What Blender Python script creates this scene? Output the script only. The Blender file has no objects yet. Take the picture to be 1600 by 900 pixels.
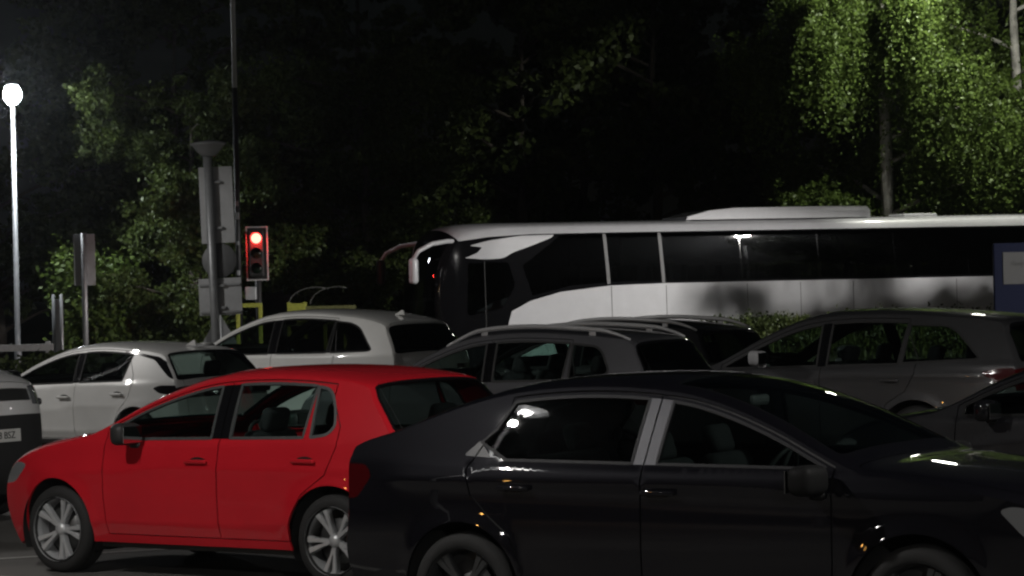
import bpy, bmesh, math, random
import numpy as np
from mathutils import Vector, Matrix
from mathutils.geometry import delaunay_2d_cdt
R = math.radians
random.seed(7); rng = np.random.default_rng(7)
scene = bpy.context.scene
COL = scene.collection

# ------------------------------------------------------------------ camera, sky, moon, exposure
cam_data = bpy.data.cameras.new('camera'); cam = bpy.data.objects.new('camera', cam_data); COL.objects.link(cam)
cam_data.sensor_width = 36; cam_data.lens = 36 * 4400 / 1600; cam_data.clip_start = .3; cam_data.clip_end = 2000
cam.matrix_world = Matrix.Translation((0, 0, 2.0)) @ Matrix.Rotation(R(90) - 4 / 4400, 4, 'X') @ Matrix.Rotation(-math.atan(.0227), 4, 'Z')
scene.camera = cam
world = bpy.data.worlds.new('World'); scene.world = world; world.use_nodes = True
wn = world.node_tree.nodes; wl = world.node_tree.links
sky = wn.new('ShaderNodeTexSky'); sky.sky_type = 'NISHITA'; sky.sun_disc = False
sky.sun_elevation = R(35); sky.sun_rotation = R(200); sky.air_density = 1.2; sky.dust_density = 2.0
wn['Background'].inputs['Strength'].default_value = 0.0004
wl.new(sky.outputs['Color'], wn['Background'].inputs['Color'])
sun_data = bpy.data.lights.new('moonlight', 'SUN'); sun_data.energy = 0.004; sun_data.angle = R(.5); sun_data.color = (1, .95, .88)
sun = bpy.data.objects.new('moonlight', sun_data); COL.objects.link(sun)
sun.rotation_euler = (R(55), 0, R(-20))
scene.view_settings.view_transform = 'Standard'; scene.view_settings.look = 'None'
scene.view_settings.exposure = 0; scene.view_settings.gamma = 1
cy = scene.cycles
cy.max_bounces = 8; cy.diffuse_bounces = 2; cy.glossy_bounces = 3; cy.transparent_max_bounces = 14; cy.transmission_bounces = 4
cy.sample_clamp_indirect = 3; cy.caustics_reflective = False; cy.caustics_refractive = False
cy.use_denoising = True; cy.filter_width = 2.3
scene.render.film_transparent = False

# ------------------------------------------------------------------ materials
MATS = {}
def mat(name, color=(.5, .5, .5), rough=.5, metal=0., coat=0., emit=None, estr=0., noise=0., nscale=20., spec=.5, bump=0., flake=0.):
    if name in MATS: return MATS[name]
    m = bpy.data.materials.new(name); m.use_nodes = True
    nt = m.node_tree; b = nt.nodes['Principled BSDF']
    b.inputs['Base Color'].default_value = (*color, 1); b.inputs['Roughness'].default_value = rough
    b.inputs['Metallic'].default_value = metal; b.inputs['Coat Weight'].default_value = coat
    b.inputs['Coat Roughness'].default_value = .025; b.inputs['Specular IOR Level'].default_value = spec
    if emit: b.inputs['Emission Color'].default_value = (*emit, 1); b.inputs['Emission Strength'].default_value = estr
    if noise or bump:
        tc = nt.nodes.new('ShaderNodeTexCoord'); n = nt.nodes.new('ShaderNodeTexNoise')
        n.inputs['Scale'].default_value = nscale; n.inputs['Detail'].default_value = 6; n.inputs['Roughness'].default_value = .65
        nt.links.new(tc.outputs['Object'], n.inputs['Vector'])
        if noise:
            mx = nt.nodes.new('ShaderNodeMixRGB'); mx.blend_type = 'MULTIPLY'; mx.inputs[0].default_value = 1
            mx.inputs[1].default_value = (*color, 1)
            rp = nt.nodes.new('ShaderNodeMapRange'); rp.inputs[1].default_value = .3; rp.inputs[2].default_value = .7
            rp.inputs[3].default_value = 1 - noise; rp.inputs[4].default_value = 1 + noise
            nt.links.new(n.outputs['Fac'], rp.inputs[0]); nt.links.new(rp.outputs[0], mx.inputs[2])
            nt.links.new(mx.outputs[0], b.inputs['Base Color'])
            r2 = nt.nodes.new('ShaderNodeMapRange'); r2.inputs[3].default_value = max(.02, rough - noise * .25); r2.inputs[4].default_value = rough + noise * .25
            nt.links.new(n.outputs['Fac'], r2.inputs[0]); nt.links.new(r2.outputs[0], b.inputs['Roughness'])
        if bump:
            bp = nt.nodes.new('ShaderNodeBump'); bp.inputs['Strength'].default_value = bump; bp.inputs['Distance'].default_value = .01
            nt.links.new(n.outputs['Fac'], bp.inputs['Height']); nt.links.new(bp.outputs[0], b.inputs['Normal'])
    MATS[name] = m; return m
def paint(name, color, metal=0., rough=.35, coat=1., spec=.5):
    return mat('paint_' + name, color, rough, metal, coat, noise=.06, nscale=2.5, spec=spec)
def glass(name, tint=.5, refl=1.0, color=(.85, 1, .95)):
    if name in MATS: return MATS[name]
    m = bpy.data.materials.new(name); m.use_nodes = True; nt = m.node_tree; nt.nodes.clear()
    o = nt.nodes.new('ShaderNodeOutputMaterial'); mx = nt.nodes.new('ShaderNodeMixShader')
    tr = nt.nodes.new('ShaderNodeBsdfTransparent'); tr.inputs[0].default_value = (tint * color[0], tint * color[1], tint * color[2], 1)
    g = nt.nodes.new('ShaderNodeBsdfGlossy'); g.inputs['Roughness'].default_value = .012; g.inputs[0].default_value = (1, 1, 1, 1)
    fr = nt.nodes.new('ShaderNodeFresnel'); ge = nt.nodes.new('ShaderNodeNewGeometry'); io = nt.nodes.new('ShaderNodeMapRange'); io.inputs[3].default_value = 1.5; io.inputs[4].default_value = 1 / 1.5; nt.links.new(ge.outputs['Backfacing'], io.inputs[0]); nt.links.new(io.outputs[0], fr.inputs[0])  # thin pane: the same reflectance from both sides
    mul = nt.nodes.new('ShaderNodeMath'); mul.operation = 'MULTIPLY'; mul.inputs[1].default_value = refl
    nt.links.new(fr.outputs[0], mul.inputs[0]); nt.links.new(mul.outputs[0], mx.inputs[0])
    nt.links.new(tr.outputs[0], mx.inputs[1]); nt.links.new(g.outputs[0], mx.inputs[2]); nt.links.new(mx.outputs[0], o.inputs[0])
    MATS[name] = m; return m
M_black = mat('black_plastic', (.018, .018, .018), .55)
M_gloss = mat('gloss_black', (.006, .006, .007), .08, spec=.35)
M_matte = mat('matte_black', (.010, .010, .010), .6, spec=.1)
M_rub = mat('rubber', (.013, .013, .013), .8, noise=.2, nscale=40)
M_seal = mat('seal', (.012, .012, .012), .6)
M_trim = mat('window_trim_grey', (.075, .08, .08), .45, metal=.4)
M_chrome = mat('chrome', (.55, .55, .56), .18, metal=1)
M_alloy = mat('alloy', (.52, .53, .54), .36, metal=.4, noise=.08, nscale=8)
M_alloy_dark = mat('alloy_dark', (.075, .078, .08), .4, metal=.6)
M_brake = mat('brake_disc', (.10, .10, .10), .5, metal=.8)
M_seat = mat('seat_cloth', (.018, .018, .020), .9, noise=.2, nscale=60)
M_dash = mat('dash_plastic', (.022, .022, .023), .7)
M_lampglass = mat('lamp_lens', (.32, .33, .34), .08, metal=.5, coat=1)
M_tail = mat('tail_lens', (.05, .002, .003), .1, coat=1)
M_amber = mat('amber_lens', (.5, .16, .02), .15, coat=1)
M_mirror = mat('mirror_silver', (.6, .62, .62), .04, metal=1)
M_plate = mat('plate_white', (.55, .55, .53), .4)
M_ink = mat('plate_ink', (.01, .01, .01), .5)
G_clear = glass('window_glass', .92)
G_screen = glass('windscreen_glass', .75)
G_dark = glass('privacy_glass', .10, color=(.9, 1, 1))
G_mid = glass('tinted_glass', .5)
M_galv = mat('galvanised_steel', (.30, .31, .32), .45, metal=.4, noise=.15, nscale=6)
M_signback = mat('sign_back', (.42, .43, .44), .55, metal=.2, noise=.1, nscale=5)

# ------------------------------------------------------------------ object helpers
def link(o): COL.objects.link(o); return o
def tag(o, label, cat, group=None, kind=None):
    if label: o['label'] = label
    if cat: o['category'] = cat
    if group: o['group'] = group
    if kind: o['kind'] = kind
    return o
def empty(name, loc=(0, 0, 0), rz=0):
    o = bpy.data.objects.new(name, None); link(o); o.location = loc; o.rotation_euler = (0, 0, rz); o.empty_display_size = .2
    return o
def obj(name, me, m, parent=None, loc=None, rot=None):
    if isinstance(me, bmesh.types.BMesh):
        bm = me; me = bpy.data.meshes.new(name); bm.to_mesh(me); bm.free()
    o = bpy.data.objects.new(name, me); link(o)
    if m is not None:
        me.materials.clear(); me.materials.append(m)
    if parent: o.parent = parent
    if loc: o.location = loc
    if rot: o.rotation_euler = rot
    return o
def structure(o): o['kind'] = 'structure'; return o
def bm_box(bm, c, s, bevel=0., seg=2, rot=None):
    r = bmesh.ops.create_cube(bm, size=1); vs = r['verts']
    bmesh.ops.scale(bm, vec=s, verts=vs)
    if bevel:
        es = list({e for v in vs for e in v.link_edges})
        rr = bmesh.ops.bevel(bm, geom=es, offset=bevel, segments=seg, affect='EDGES', profile=.5)
        vs = list({v for f in rr['faces'] for v in f.verts} | {v for v in vs if v.is_valid})
    if rot is not None: bmesh.ops.rotate(bm, cent=(0, 0, 0), matrix=rot, verts=vs)
    bmesh.ops.translate(bm, vec=c, verts=vs)
    return vs
def box(c, s, bevel=0., seg=2, rot=None):
    bm = bmesh.new(); bm_box(bm, c, s, bevel, seg, rot)
    if bevel:
        for f in bm.faces: f.smooth = False
    return bm
def bm_tube(bm, pts, rad, n=10, cap=True):
    pts = [Vector(p) for p in pts]
    if not hasattr(rad, '__len__'): rad = [rad] * len(pts)
    rings = []; up = Vector((0, 0, 1))
    for i, p in enumerate(pts):
        t = (pts[min(i + 1, len(pts) - 1)] - pts[max(i - 1, 0)]).normalized()
        a = t.cross(up)
        if a.length < .05: a = t.cross(Vector((1, 0, 0)))
        a.normalize(); b = t.cross(a).normalized()
        rings.append([bm.verts.new(p + (a * math.cos(2 * math.pi * k / n) + b * math.sin(2 * math.pi * k / n)) * rad[i]) for k in range(n)])
    for i in range(len(rings) - 1):
        for k in range(n):
            f = bm.faces.new((rings[i][k], rings[i][(k + 1) % n], rings[i + 1][(k + 1) % n], rings[i + 1][k])); f.smooth = True
    if cap:
        bm.faces.new(rings[0][::-1]); bm.faces.new(rings[-1])
    return bm
def tube(pts, rad, n=10, cap=True): return bm_tube(bmesh.new(), pts, rad, n, cap)
def bm_lathe(bm, prof, n=48, axis='Z', a0=0, a1=2 * math.pi):
    """prof: list of (r, h)"""
    full = abs(a1 - a0 - 2 * math.pi) < 1e-6; k = n if full else n + 1
    rings = []
    for r, h in prof:
        ring = []
        for i in range(k):
            a = a0 + (a1 - a0) * i / n; c, s = math.cos(a) * r, math.sin(a) * r
            ring.append(bm.verts.new((c, s, h) if axis == 'Z' else (c, h, s)))
        rings.append(ring)
    for i in range(len(rings) - 1):
        for j in range(n):
            j2 = (j + 1) % k
            f = bm.faces.new((rings[i][j], rings[i][j2], rings[i + 1][j2], rings[i + 1][j])); f.smooth = True
    return rings
def prism(poly, h, axis='Y'):
    """extrude an (a,b) polygon by h, centred; axis Y -> (a, y, b)"""
    bm = bmesh.new()
    f1 = [bm.verts.new((a, -h / 2, b)) for a, b in poly]; f2 = [bm.verts.new((a, h / 2, b)) for a, b in poly]
    bm.faces.new(f1); bm.faces.new(f2[::-1])
    n = len(poly)
    for i in range(n): bm.faces.new((f1[i], f2[i], f2[(i + 1) % n], f1[(i + 1) % n]))
    bmesh.ops.recalc_face_normals(bm, faces=bm.faces)
    return bm
def text_mesh(s, size):
    c = bpy.data.curves.new('text', 'FONT'); c.body = s; c.size = size; c.align_x = 'CENTER'; c.align_y = 'CENTER'; c.extrude = .0015
    o = bpy.data.objects.new('text', c); link(o); dg = bpy.context.evaluated_depsgraph_get()
    me = bpy.data.meshes.new_from_object(o.evaluated_get(dg)); bpy.data.objects.remove(o); return me

# ------------------------------------------------------------------ 2-D region meshing for curved panels
def rpoly(pts, seg=5):
    out = []; n = len(pts)
    for i in range(n):
        p = np.array(pts[i][:2], float); r = pts[i][2] if len(pts[i]) > 2 else 0
        if r <= 0: out.append(p); continue
        a = np.array(pts[i - 1][:2], float) - p; b = np.array(pts[(i + 1) % n][:2], float) - p
        la, lb = np.linalg.norm(a), np.linalg.norm(b); rr = min(r, la * .48, lb * .48)
        p0, p1 = p + a / la * rr, p + b / lb * rr
        for k in range(seg + 1):
            t = k / seg; out.append((1 - t) ** 2 * p0 + 2 * t * (1 - t) * p + t * t * p1)
    return np.array(out)
def resample(P, step, closed):
    P = np.asarray(P, float); Q = np.vstack([P, P[:1]]) if closed else P; out = []
    for a, b in zip(Q[:-1], Q[1:]):
        l = np.linalg.norm(b - a)
        if l < 1e-6: continue
        k = max(1, int(math.ceil(l / step)))
        for i in range(k): out.append(a + (b - a) * i / k)
    if not closed: out.append(Q[-1])
    return np.array(out)
def inside(P, poly):
    x, y = P[:, 0], P[:, 1]; r = np.zeros(len(P), bool); q = np.roll(poly, -1, 0)
    for (x1, y1), (x2, y2) in zip(poly, q):
        if y1 == y2: continue
        c = (y1 > y) != (y2 > y); r ^= c & (x < (x2 - x1) * (y - y1) / (y2 - y1) + x1)
    return r
def dist_line(P, L, closed):
    Q = np.vstack([L, L[:1]]) if closed else L; d = np.full(len(P), 1e9)
    for a, b in zip(Q[:-1], Q[1:]):
        ab = b - a; l2 = ab @ ab
        if l2 < 1e-14: continue
        t = np.clip(((P - a) @ ab) / l2, 0, 1); d = np.minimum(d, np.hypot(*(P - a - t[:, None] * ab).T))
    return d
def offset_line(L, o, closed):
    if closed: t = np.roll(L, -1, 0) - np.roll(L, 1, 0)
    else: t = np.gradient(L, axis=0)
    n = np.stack([t[:, 1], -t[:, 0]], 1); n /= np.maximum(np.linalg.norm(n, axis=1, keepdims=True), 1e-9)
    return L + n * o
def chart(outer, regions, lines, step, fmap, fine=None):
    """outer polygon; regions [(key, poly)] painted in order; lines [(key, polyline, closed, width)] painted last.
    returns {key: (verts2d, tris)}"""
    fine = fine or step
    V = []; Ed = []
    def add(L, closed):
        b = len(V); V.extend(map(tuple, L)); n = len(L)
        Ed.extend((b + i, b + (i + 1) % n) for i in range(n if closed else n - 1))
    outer = resample(outer, fine, True); add(outer, True)
    regs = [(k, resample(p, fine, True)) for k, p in regions]
    for k, p in regs: add(p, True)
    lns = []
    for k, L, closed, w in lines:
        L = resample(L, fine, closed); lns.append((k, L, closed, w))
        add(offset_line(L, w / 2, closed), closed); add(offset_line(L, -w / 2, closed), closed)
    lo, hi = outer.min(0), outer.max(0)
    gx, gy = np.meshgrid(np.arange(lo[0] + step / 2, hi[0], step), np.arange(lo[1] + step / 2, hi[1], step))
    gx = gx + (np.arange(gx.shape[0]) % 2)[:, None] * step / 2
    G = np.stack([gx.ravel(), gy.ravel()], 1); G = G[inside(G, outer)]
    V.extend(map(tuple, G))
    vs, es, fs, *_ = delaunay_2d_cdt([Vector(v) for v in V], Ed, [], 0, 1e-5, False)
    P = np.array([(v[0], v[1]) for v in vs]); T = np.array([f for f in fs if len(f) == 3])
    a, b, c = P[T[:, 0]], P[T[:, 1]], P[T[:, 2]]
    ar = (b[:, 0] - a[:, 0]) * (c[:, 1] - a[:, 1]) - (b[:, 1] - a[:, 1]) * (c[:, 0] - a[:, 0])
    T[ar < 0] = T[ar < 0][:, ::-1]; T = T[np.abs(ar) > 1e-9]
    C = P[T].mean(1)
    keys = ['']; idx = np.zeros(len(T), int)
    idx[inside(C, outer)] = 1; keys.append('body')
    for k, p in regs:
        if k not in keys: keys.append(k)
        idx[inside(C, p) & (idx > 0)] = keys.index(k)
    for k, L, closed, w in lns:
        if k not in keys: keys.append(k)
        idx[(dist_line(C, L, closed) < w / 2) & (idx > 0) & (idx != (keys.index('hole') if 'hole' in keys else -1))] = keys.index(k)
    return {k: (P, T[idx == i]) for i, k in enumerate(keys) if i and k != 'hole' and (idx == i).any()}
def num_normals(fmap, Q, sgn):
    e = 1e-3; ex = np.array([e, 0]); ey = np.array([0, e])
    n = np.cross(fmap(Q + ex) - fmap(Q - ex), fmap(Q + ey) - fmap(Q - ey)) * sgn
    return n / np.maximum(np.linalg.norm(n, axis=1, keepdims=True), 1e-12)
def chart_arrays(data, fmap, sgn, off=0., thick=.018):
    P, T = data; used, inv = np.unique(T, return_inverse=True); T = inv.reshape(-1, 3); P = P[used]
    X = fmap(P); N = num_normals(fmap, P, sgn); X = X + N * off
    if sgn < 0: T = T[:, ::-1]
    C = P[T].mean(1)
    corner = (P[T] * .93 + C[:, None] * .07).reshape(-1, 2); CN = num_normals(fmap, corner, sgn)
    quads = np.zeros((0, 4), int); nb = len(X)
    if thick:
        E = np.concatenate([T[:, [0, 1]], T[:, [1, 2]], T[:, [2, 0]]]); S = np.sort(E, 1)
        code = S[:, 0].astype(np.int64) * (nb + 1) + S[:, 1]; u, i0, cnt = np.unique(code, return_index=True, return_counts=True)
        B = E[i0[cnt == 1]]
        quads = np.stack([B[:, 1], B[:, 0], B[:, 0] + nb, B[:, 1] + nb], 1); X = np.vstack([X, X - N * thick])
    return X, T, CN, quads
def mesh_from(name, parts):
    """parts: list of chart_arrays tuples joined to one mesh with custom normals"""
    Vs, F, LN, sm, b = [], [], [], [], 0
    for X, T, CN, Q in parts:
        Vs.append(X); F += (T + b).tolist() + (Q + b).tolist(); LN.append(CN); LN.append(np.zeros((len(Q) * 4, 3)))
        sm += [True] * len(T) + [False] * len(Q); b += len(X)
    me = bpy.data.meshes.new(name); me.from_pydata(np.vstack(Vs).tolist(), [], F)
    me.polygons.foreach_set('use_smooth', sm)
    me.normals_split_custom_set(np.vstack(LN).tolist())
    return me

# ------------------------------------------------------------------ car builder
class Edge:
    """side outline of a body: spline through (x, z, h); h = how far the centreline bulges out"""
    def __init__(s, pts):
        P = np.array(pts, float); n = len(P); out = []; ci = []
        for i in range(n - 1):
            p0, p1, p2, p3 = P[max(i - 1, 0)], P[i], P[i + 1], P[min(i + 2, n - 1)]
            for k in range(14):
                t = k / 14
                out.append(.5 * (2 * p1 + (p2 - p0) * t + (2 * p0 - 5 * p1 + 4 * p2 - p3) * t * t + (3 * p1 - p0 - 3 * p2 + p3) * t ** 3)); ci.append(i + t)
        out.append(P[-1]); ci.append(n - 1)
        s.t = np.array(out); s.ci = np.array(ci)
        s.s = np.concatenate([[0], np.cumsum(np.hypot(*np.diff(s.t[:, :2], axis=0).T))])
        g = np.gradient(s.t[:, :2], s.s, axis=0); k = np.array([1, 2, 3, 2, 1]) / 9
        g = np.stack([np.convolve(np.pad(g[:, j], 2, 'edge'), k, 'valid') for j in (0, 1)], 1)
        g /= np.linalg.norm(g, axis=1, keepdims=True); s.nx, s.nz = g[:, 1], -g[:, 0]
    def at(s, q): return [np.interp(q, s.s, a) for a in (s.t[:, 0], s.t[:, 1], s.t[:, 2], s.nx, s.nz)]
    def s_of(s, ci): return np.interp(ci, s.ci, s.s)
    def topz(s, x):
        k = s.t[:, 1] > s.t[:, 1].max() * .45; T = s.t[k]; o = np.argsort(T[:, 0]); return np.interp(x, T[o, 0], T[o, 1])
def sstep(a, b, x): t = np.clip((x - a) / (b - a), 0, 1); return t * t * (3 - 2 * t)
def softplus(d, w): return w * np.logaddexp(0, d / w)

def win_poly(E, x0, x1, lo, m, r0=0., r1=0., rear=None):
    """window between x0 (front) and x1 (rear) under the roof edge; lo(x) is the bottom, m the margin to the edge"""
    xs = np.linspace(x0 + r0, x1 + r1, 22); zt = E.topz(xs) - m
    up = [(x, max(z, lo(x) + .004)) for x, z in zip(xs, zt)]
    pts = [(x0, lo(x0))] + up
    pts += list(rear) if rear else []
    pts += [(x1, lo(x1))]
    return np.array(pts)

class Design: pass
def design(edge, B, belt, wb, tyre, arch, **k):
    D = Design(); D.E = Edge(edge); D.B = B; D.zb0, D.kb = belt; D.wb = wb; D.tyre = tyre; D.arch = arch
    D.sill = .24; D.tum = .40; D.tf = .17; D.tr = .12; D.zw = .62; D.crease = (.78, .02, .011); D.mids = .012; D.step = .05; D.low = .07; D.k = .97
    D.tyre_w = .215; D.zmid = None; D.curv = .18; D.sh = .035; D.ledge = .012; D.tread = None
    for a, b in k.items(): setattr(D, a, b)
    xs = D.E.t[:, 0]; D.xf, D.xr = xs.max(), xs.min()
    return D
def make_W(D):
    def W(x, z):
        y = np.full_like(x, D.B)
        y = y - D.tf * np.clip((x - (D.wb / 2 - .35)) / (D.xf - D.wb / 2 + .35), 0, 1.1) ** 2.3
        y = y - D.tr * np.clip((-x - (D.wb / 2 - .35)) / (-D.xr - D.wb / 2 + .35), 0, 1.1) ** 2.2
        zb = D.zb0 + D.kb * x
        y = y - D.low * np.clip((D.zw - z) / (D.zw - .2), 0, 1.3) ** 2
        y = y - D.sh * np.clip((z - D.zw) / (zb - D.zw), 0, 1) ** 2
        sp = softplus(z - zb, .010)
        y = y - D.ledge / (1 + np.exp(-np.clip((z - zb) / .006, -40, 40))) - D.tum * sp - D.curv * sp ** 2
        d = z - (D.crease[0] - D.crease[1] * x)
        fade = sstep(D.xr + .15, D.xr + .5, x) * (1 - sstep(D.xf - .6, D.xf - .15, x))
        y = y + D.crease[2] * np.exp(-np.sqrt(d * d + 2e-5) / .055) * fade
        d2 = z - (.40 - .02 * x); y = y + D.mids * np.exp(-np.sqrt(d2 * d2 + 3e-5) / .05) * fade * (np.abs(x) < D.wb / 2)
        for xw in (D.wb / 2, -D.wb / 2):
            r = np.hypot(x - xw, z - D.tyre); y = y + .014 * np.exp(-((r - D.arch) / .055) ** 2)
        return np.maximum(y, .02)
    return W
def spokes(kind, R_, mat_):
    bm = bmesh.new(); ro = R_ * .70
    bm_lathe(bm, [(ro * 1.05, -.085), (ro * 1.055, -.075), (ro * 1.03, -.06), (ro * .97, -.035), (ro * .955, -.01), (ro * .95, .10)], 48, 'Y')
    n = {'five_double': 5, 'five_thin': 5, 'ten': 10, 'five_wide': 5}[kind]
    for i in range(n):
        a0 = 2 * math.pi * i / n + .31
        subs = [(-.13, .14)] if kind == 'five_wide' else ([(-.18, .036), (.18, .036)] if kind == 'five_double' else ([(-.10, .035), (.10, .035)] if kind == 'five_thin' else [(0, .05)]))
        for da, wd in subs:
            rr = [(.045, wd * .9, -.048, 0.35), (ro * .5, wd * .75, -.052, .8), (ro * .98, wd * 1.25, -.068, 1.)]
            ring = []
            for r, w, y, sp in rr:
                a = a0 + da * sp; c, s = math.cos(a), math.sin(a); tx, tz = -s, c; w2 = w * R_ / .31 / 2
                for (q, yy) in ((-1, y + .012), (-.7, y), (.7, y), (1, y + .012)):
                    ring.append(bm.verts.new((c * r + tx * w2 * q, yy, s * r + tz * w2 * q)))
                ring_b = None
            for j in range(2):
                for q in range(3):
                    A = ring[j * 4 + q]; Bv = ring[j * 4 + q + 1]; Cv = ring[(j + 1) * 4 + q + 1]; Dv = ring[(j + 1) * 4 + q]
                    bm.faces.new((A, Bv, Cv, Dv))
                    if q == 0 or q == 2:
                        e = (A, Dv) if q == 0 else (Bv, Cv)
                        lo = [bm.verts.new((v.co.x, v.co.y + .03, v.co.z)) for v in e]; bm.faces.new((e[0], e[1], lo[1], lo[0]))
    bm_lathe(bm, [(.0005, -.060), (.026, -.060), (.03, -.056), (.046, -.05), (.05, -.03), (.05, .02)], 24, 'Y')
    bmesh.ops.recalc_face_normals(bm, faces=bm.faces)
    return bm
def add_wheel(root, x, side, D, rim_kind, rim_mat, yout, steer=0.):
    Rt = D.tyre; w = D.tyre_w; bm = bmesh.new(); ro = Rt * .70
    p = [(ro * 1.0, -w / 2 + .02), (ro * 1.03, -w / 2 + .004), (Rt * .80, -w / 2 - .004), (Rt * .90, -w / 2), (Rt * .965, -w / 2 + .018), (Rt * .992, -w / 2 + .04)]
    for k in range(4):
        y0 = -w / 2 + .05 + k * (w - .10) / 4; y1 = y0 + (w - .10) / 4
        p += [(Rt, y0), (Rt, y1 - .008), (Rt * .975, y1 - .006), (Rt * .975, y1 - .002)]
    p += [(Rt, w / 2 - .05), (Rt * .965, w / 2 - .018), (Rt * .9, w / 2), (ro, w / 2 - .02)]
    bm_lathe(bm, p, 56, 'Y'); bmesh.ops.recalc_face_normals(bm, faces=bm.faces)
    y = yout - w / 2
    o = obj('wheel', bm, M_rub, root, (x, side * y, Rt)); o.rotation_euler = (0, random.uniform(0, 1.2), (0 if side < 0 else math.pi) + steer)
    # local -y is outward on the right side; rotated by pi for the left side
    obj('rim', spokes(rim_kind, Rt, rim_mat), rim_mat, o, (0, -w / 2 + .075, 0))
    bm = bmesh.new(); bm_lathe(bm, [(.03, -.03), (ro * .72, -.03), (ro * .72, -.01), (.03, -.01)], 32, 'Y'); bmesh.ops.recalc_face_normals(bm, faces=bm.faces)
    obj('brake_disc', bm, M_brake, o)
    bm = bmesh.new(); bm_lathe(bm, [(.001, .02), (ro * .98, .02)], 32, 'Y'); obj('inner_hub', bm, M_black, o)
def seat_mesh(w=.50, rear=False):
    bm = bmesh.new()
    bm_box(bm, (.05, 0, .10), (.50, w, .16), .05, 3)
    rot = Matrix.Rotation(R(-18), 3, 'Y')
    bm_box(bm, (-.27, 0, .40), (.14, w, .60), .06, 3, rot)
    for yy in ([0] if not rear else [-.42, 0.42]):
        bm_box(bm, (-.39, yy, .76), (.09, .25, .17), .04, 3, rot)
        bm_tube(bm, [(-.37, yy - .05, .60), (-.39, yy - .05, .74)], .008, 6); bm_tube(bm, [(-.37, yy + .05, .60), (-.39, yy + .05, .74)], .008, 6)
    for f in bm.faces: f.smooth = True
    return bm
def make_car(name, label, cat, D, loc, ang, P, group, opts):
    root = empty(name, loc, ang); tag(root, label, cat, group)
    E = D.E; W = make_W(D)
    fside = lambda Q: np.stack([Q[:, 0], W(Q[:, 0], Q[:, 1]), Q[:, 1]], 1)
    k = D.k; sk = math.sqrt(1 - k)
    We = W(E.t[:, 0], E.t[:, 1])
    def frib(Q):
        x, z, h, nx, nz = E.at(Q[:, 0]); we = np.interp(Q[:, 0], E.s, We); u = np.clip(np.abs(Q[:, 1]) / we, 0, 1)
        b = (np.sqrt(np.maximum(1 - k * u ** 2.6, 1e-6)) - sk) / (1 - sk)
        return np.stack([x + nx * h * b, Q[:, 1], z + nz * h * b], 1)
    # ---- side chart
    th = np.linspace(0, 2 * math.pi, 49)[:-1]
    top = E.t[::2, :2] if len(E.t) % 2 else np.vstack([E.t[::2, :2], E.t[-1:, :2]])
    outer = np.vstack([top, [[D.xr + .35, D.sill], [D.xf - .30, D.sill]]])
    regs = list(D.side(E)); holes = []
    for xw in (D.wb / 2, -D.wb / 2):
        c = np.stack([xw + D.arch * np.cos(th), D.tyre + .01 + D.arch * np.sin(th)], 1); holes.append(('hole', c))
        if opts.get('clad'): regs.insert(0, ('cladding', np.stack([xw + (D.arch + .055) * np.cos(th), D.tyre + .01 + (D.arch + .055) * np.sin(th)], 1)))
    wins = [(kk, p) for kk, p in regs if kk.startswith('window')]
    doors = [(kk, p) for kk, p in regs if kk.startswith('door')]
    lines = [('seam_' + kk, p, True, .009) for kk, p in doors] + [('trim', p, True, opts.get('trim_w', .02)) for kk, p in wins]
    lines += [('seam', np.array(p, float), False, .007) for p in getattr(D, 'seams', [])]
    ch = chart(outer, [('lower', [(D.xr - 1, -1), (D.xf + 1, -1), (D.xf + 1, D.sill + opts.get('low_h', .05)), (D.xr - 1, D.sill + opts.get('low_h', .05))])] + regs + holes, lines, D.step, fside, fine=.035)
    PM = opts['paint']; sideparts = {}
    gl = opts.get('glass', {})
    nm = dict(body='body_side', lower='side_skirt', seam='shut_line', trim='window_trim', pillar='pillar', pillar_rear='pillar', cladding='wheel_arch_trim', headlight='headlight', taillight='taillight', garnish='tail_garnish', grille='grille', bumper='bumper_side', blackband='roof_band', amber='side_repeater', chrome='chrome_strip', white='body_side')
    mt = dict(body=PM,  lower=opts.get('low_mat', PM), seam=M_seal, trim=opts.get('trim', M_matte), pillar=opts.get('pillar', M_gloss), pillar_rear=M_gloss, cladding=M_black, headlight=M_lampglass, taillight=M_tail, garnish=M_gloss, grille=M_black, bumper=opts.get('bump_mat', PM), blackband=M_gloss, amber=M_amber, chrome=mat('satin_trim', (.015, .015, .018), .4, spec=.3), white=PM)
    keep = {}
    for key, data in ch.items():
        if key.startswith('window'):
            m = gl.get(key, gl.get('side', G_clear)); o = obj('window', mesh_from('window', [chart_arrays(data, fside, -1, -.010, 0)]), m, root); base = 'window'
        elif key.startswith('door'):
            o = obj('door', mesh_from('door', [chart_arrays(data, fside, -1, 0, .02)]), PM, root); keep[key] = o
        else:
            off = -.012 if key.startswith('seam') else (.003 if key in ('trim',) else (.004 if key == 'cladding' else 0))
            sm_ = key.startswith('seam'); o = obj('shut_line' if sm_ else nm.get(key, key), mesh_from(key, [chart_arrays(data, fside, -1, off, 0 if sm_ else .016)]), M_seal if sm_ else mt.get(key, PM), root)
        o2 = o.copy(); link(o2); o2.parent = root; o2.scale = (1, -1, 1)
        if key.startswith('door'): keep[key + '_r'] = o2
    # ---- ribbon chart (bonnet, screens, roof, tail, bumpers)
    sgrid = np.linspace(0, E.s[-1], 120); wg = np.interp(sgrid, E.s, We) * .9995
    outer = np.vstack([np.stack([sgrid, wg], 1), np.stack([sgrid, -wg], 1)[::-1]])
    def rp(pts):
        p = resample(rpoly(pts), .12, True); s = E.s_of(p[:, 0]); return np.stack([s, p[:, 1] * np.interp(s, E.s, We)], 1)
    rr = [(kk, rp(p)) for kk, p in D.ribbon]
    rl = []
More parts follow.
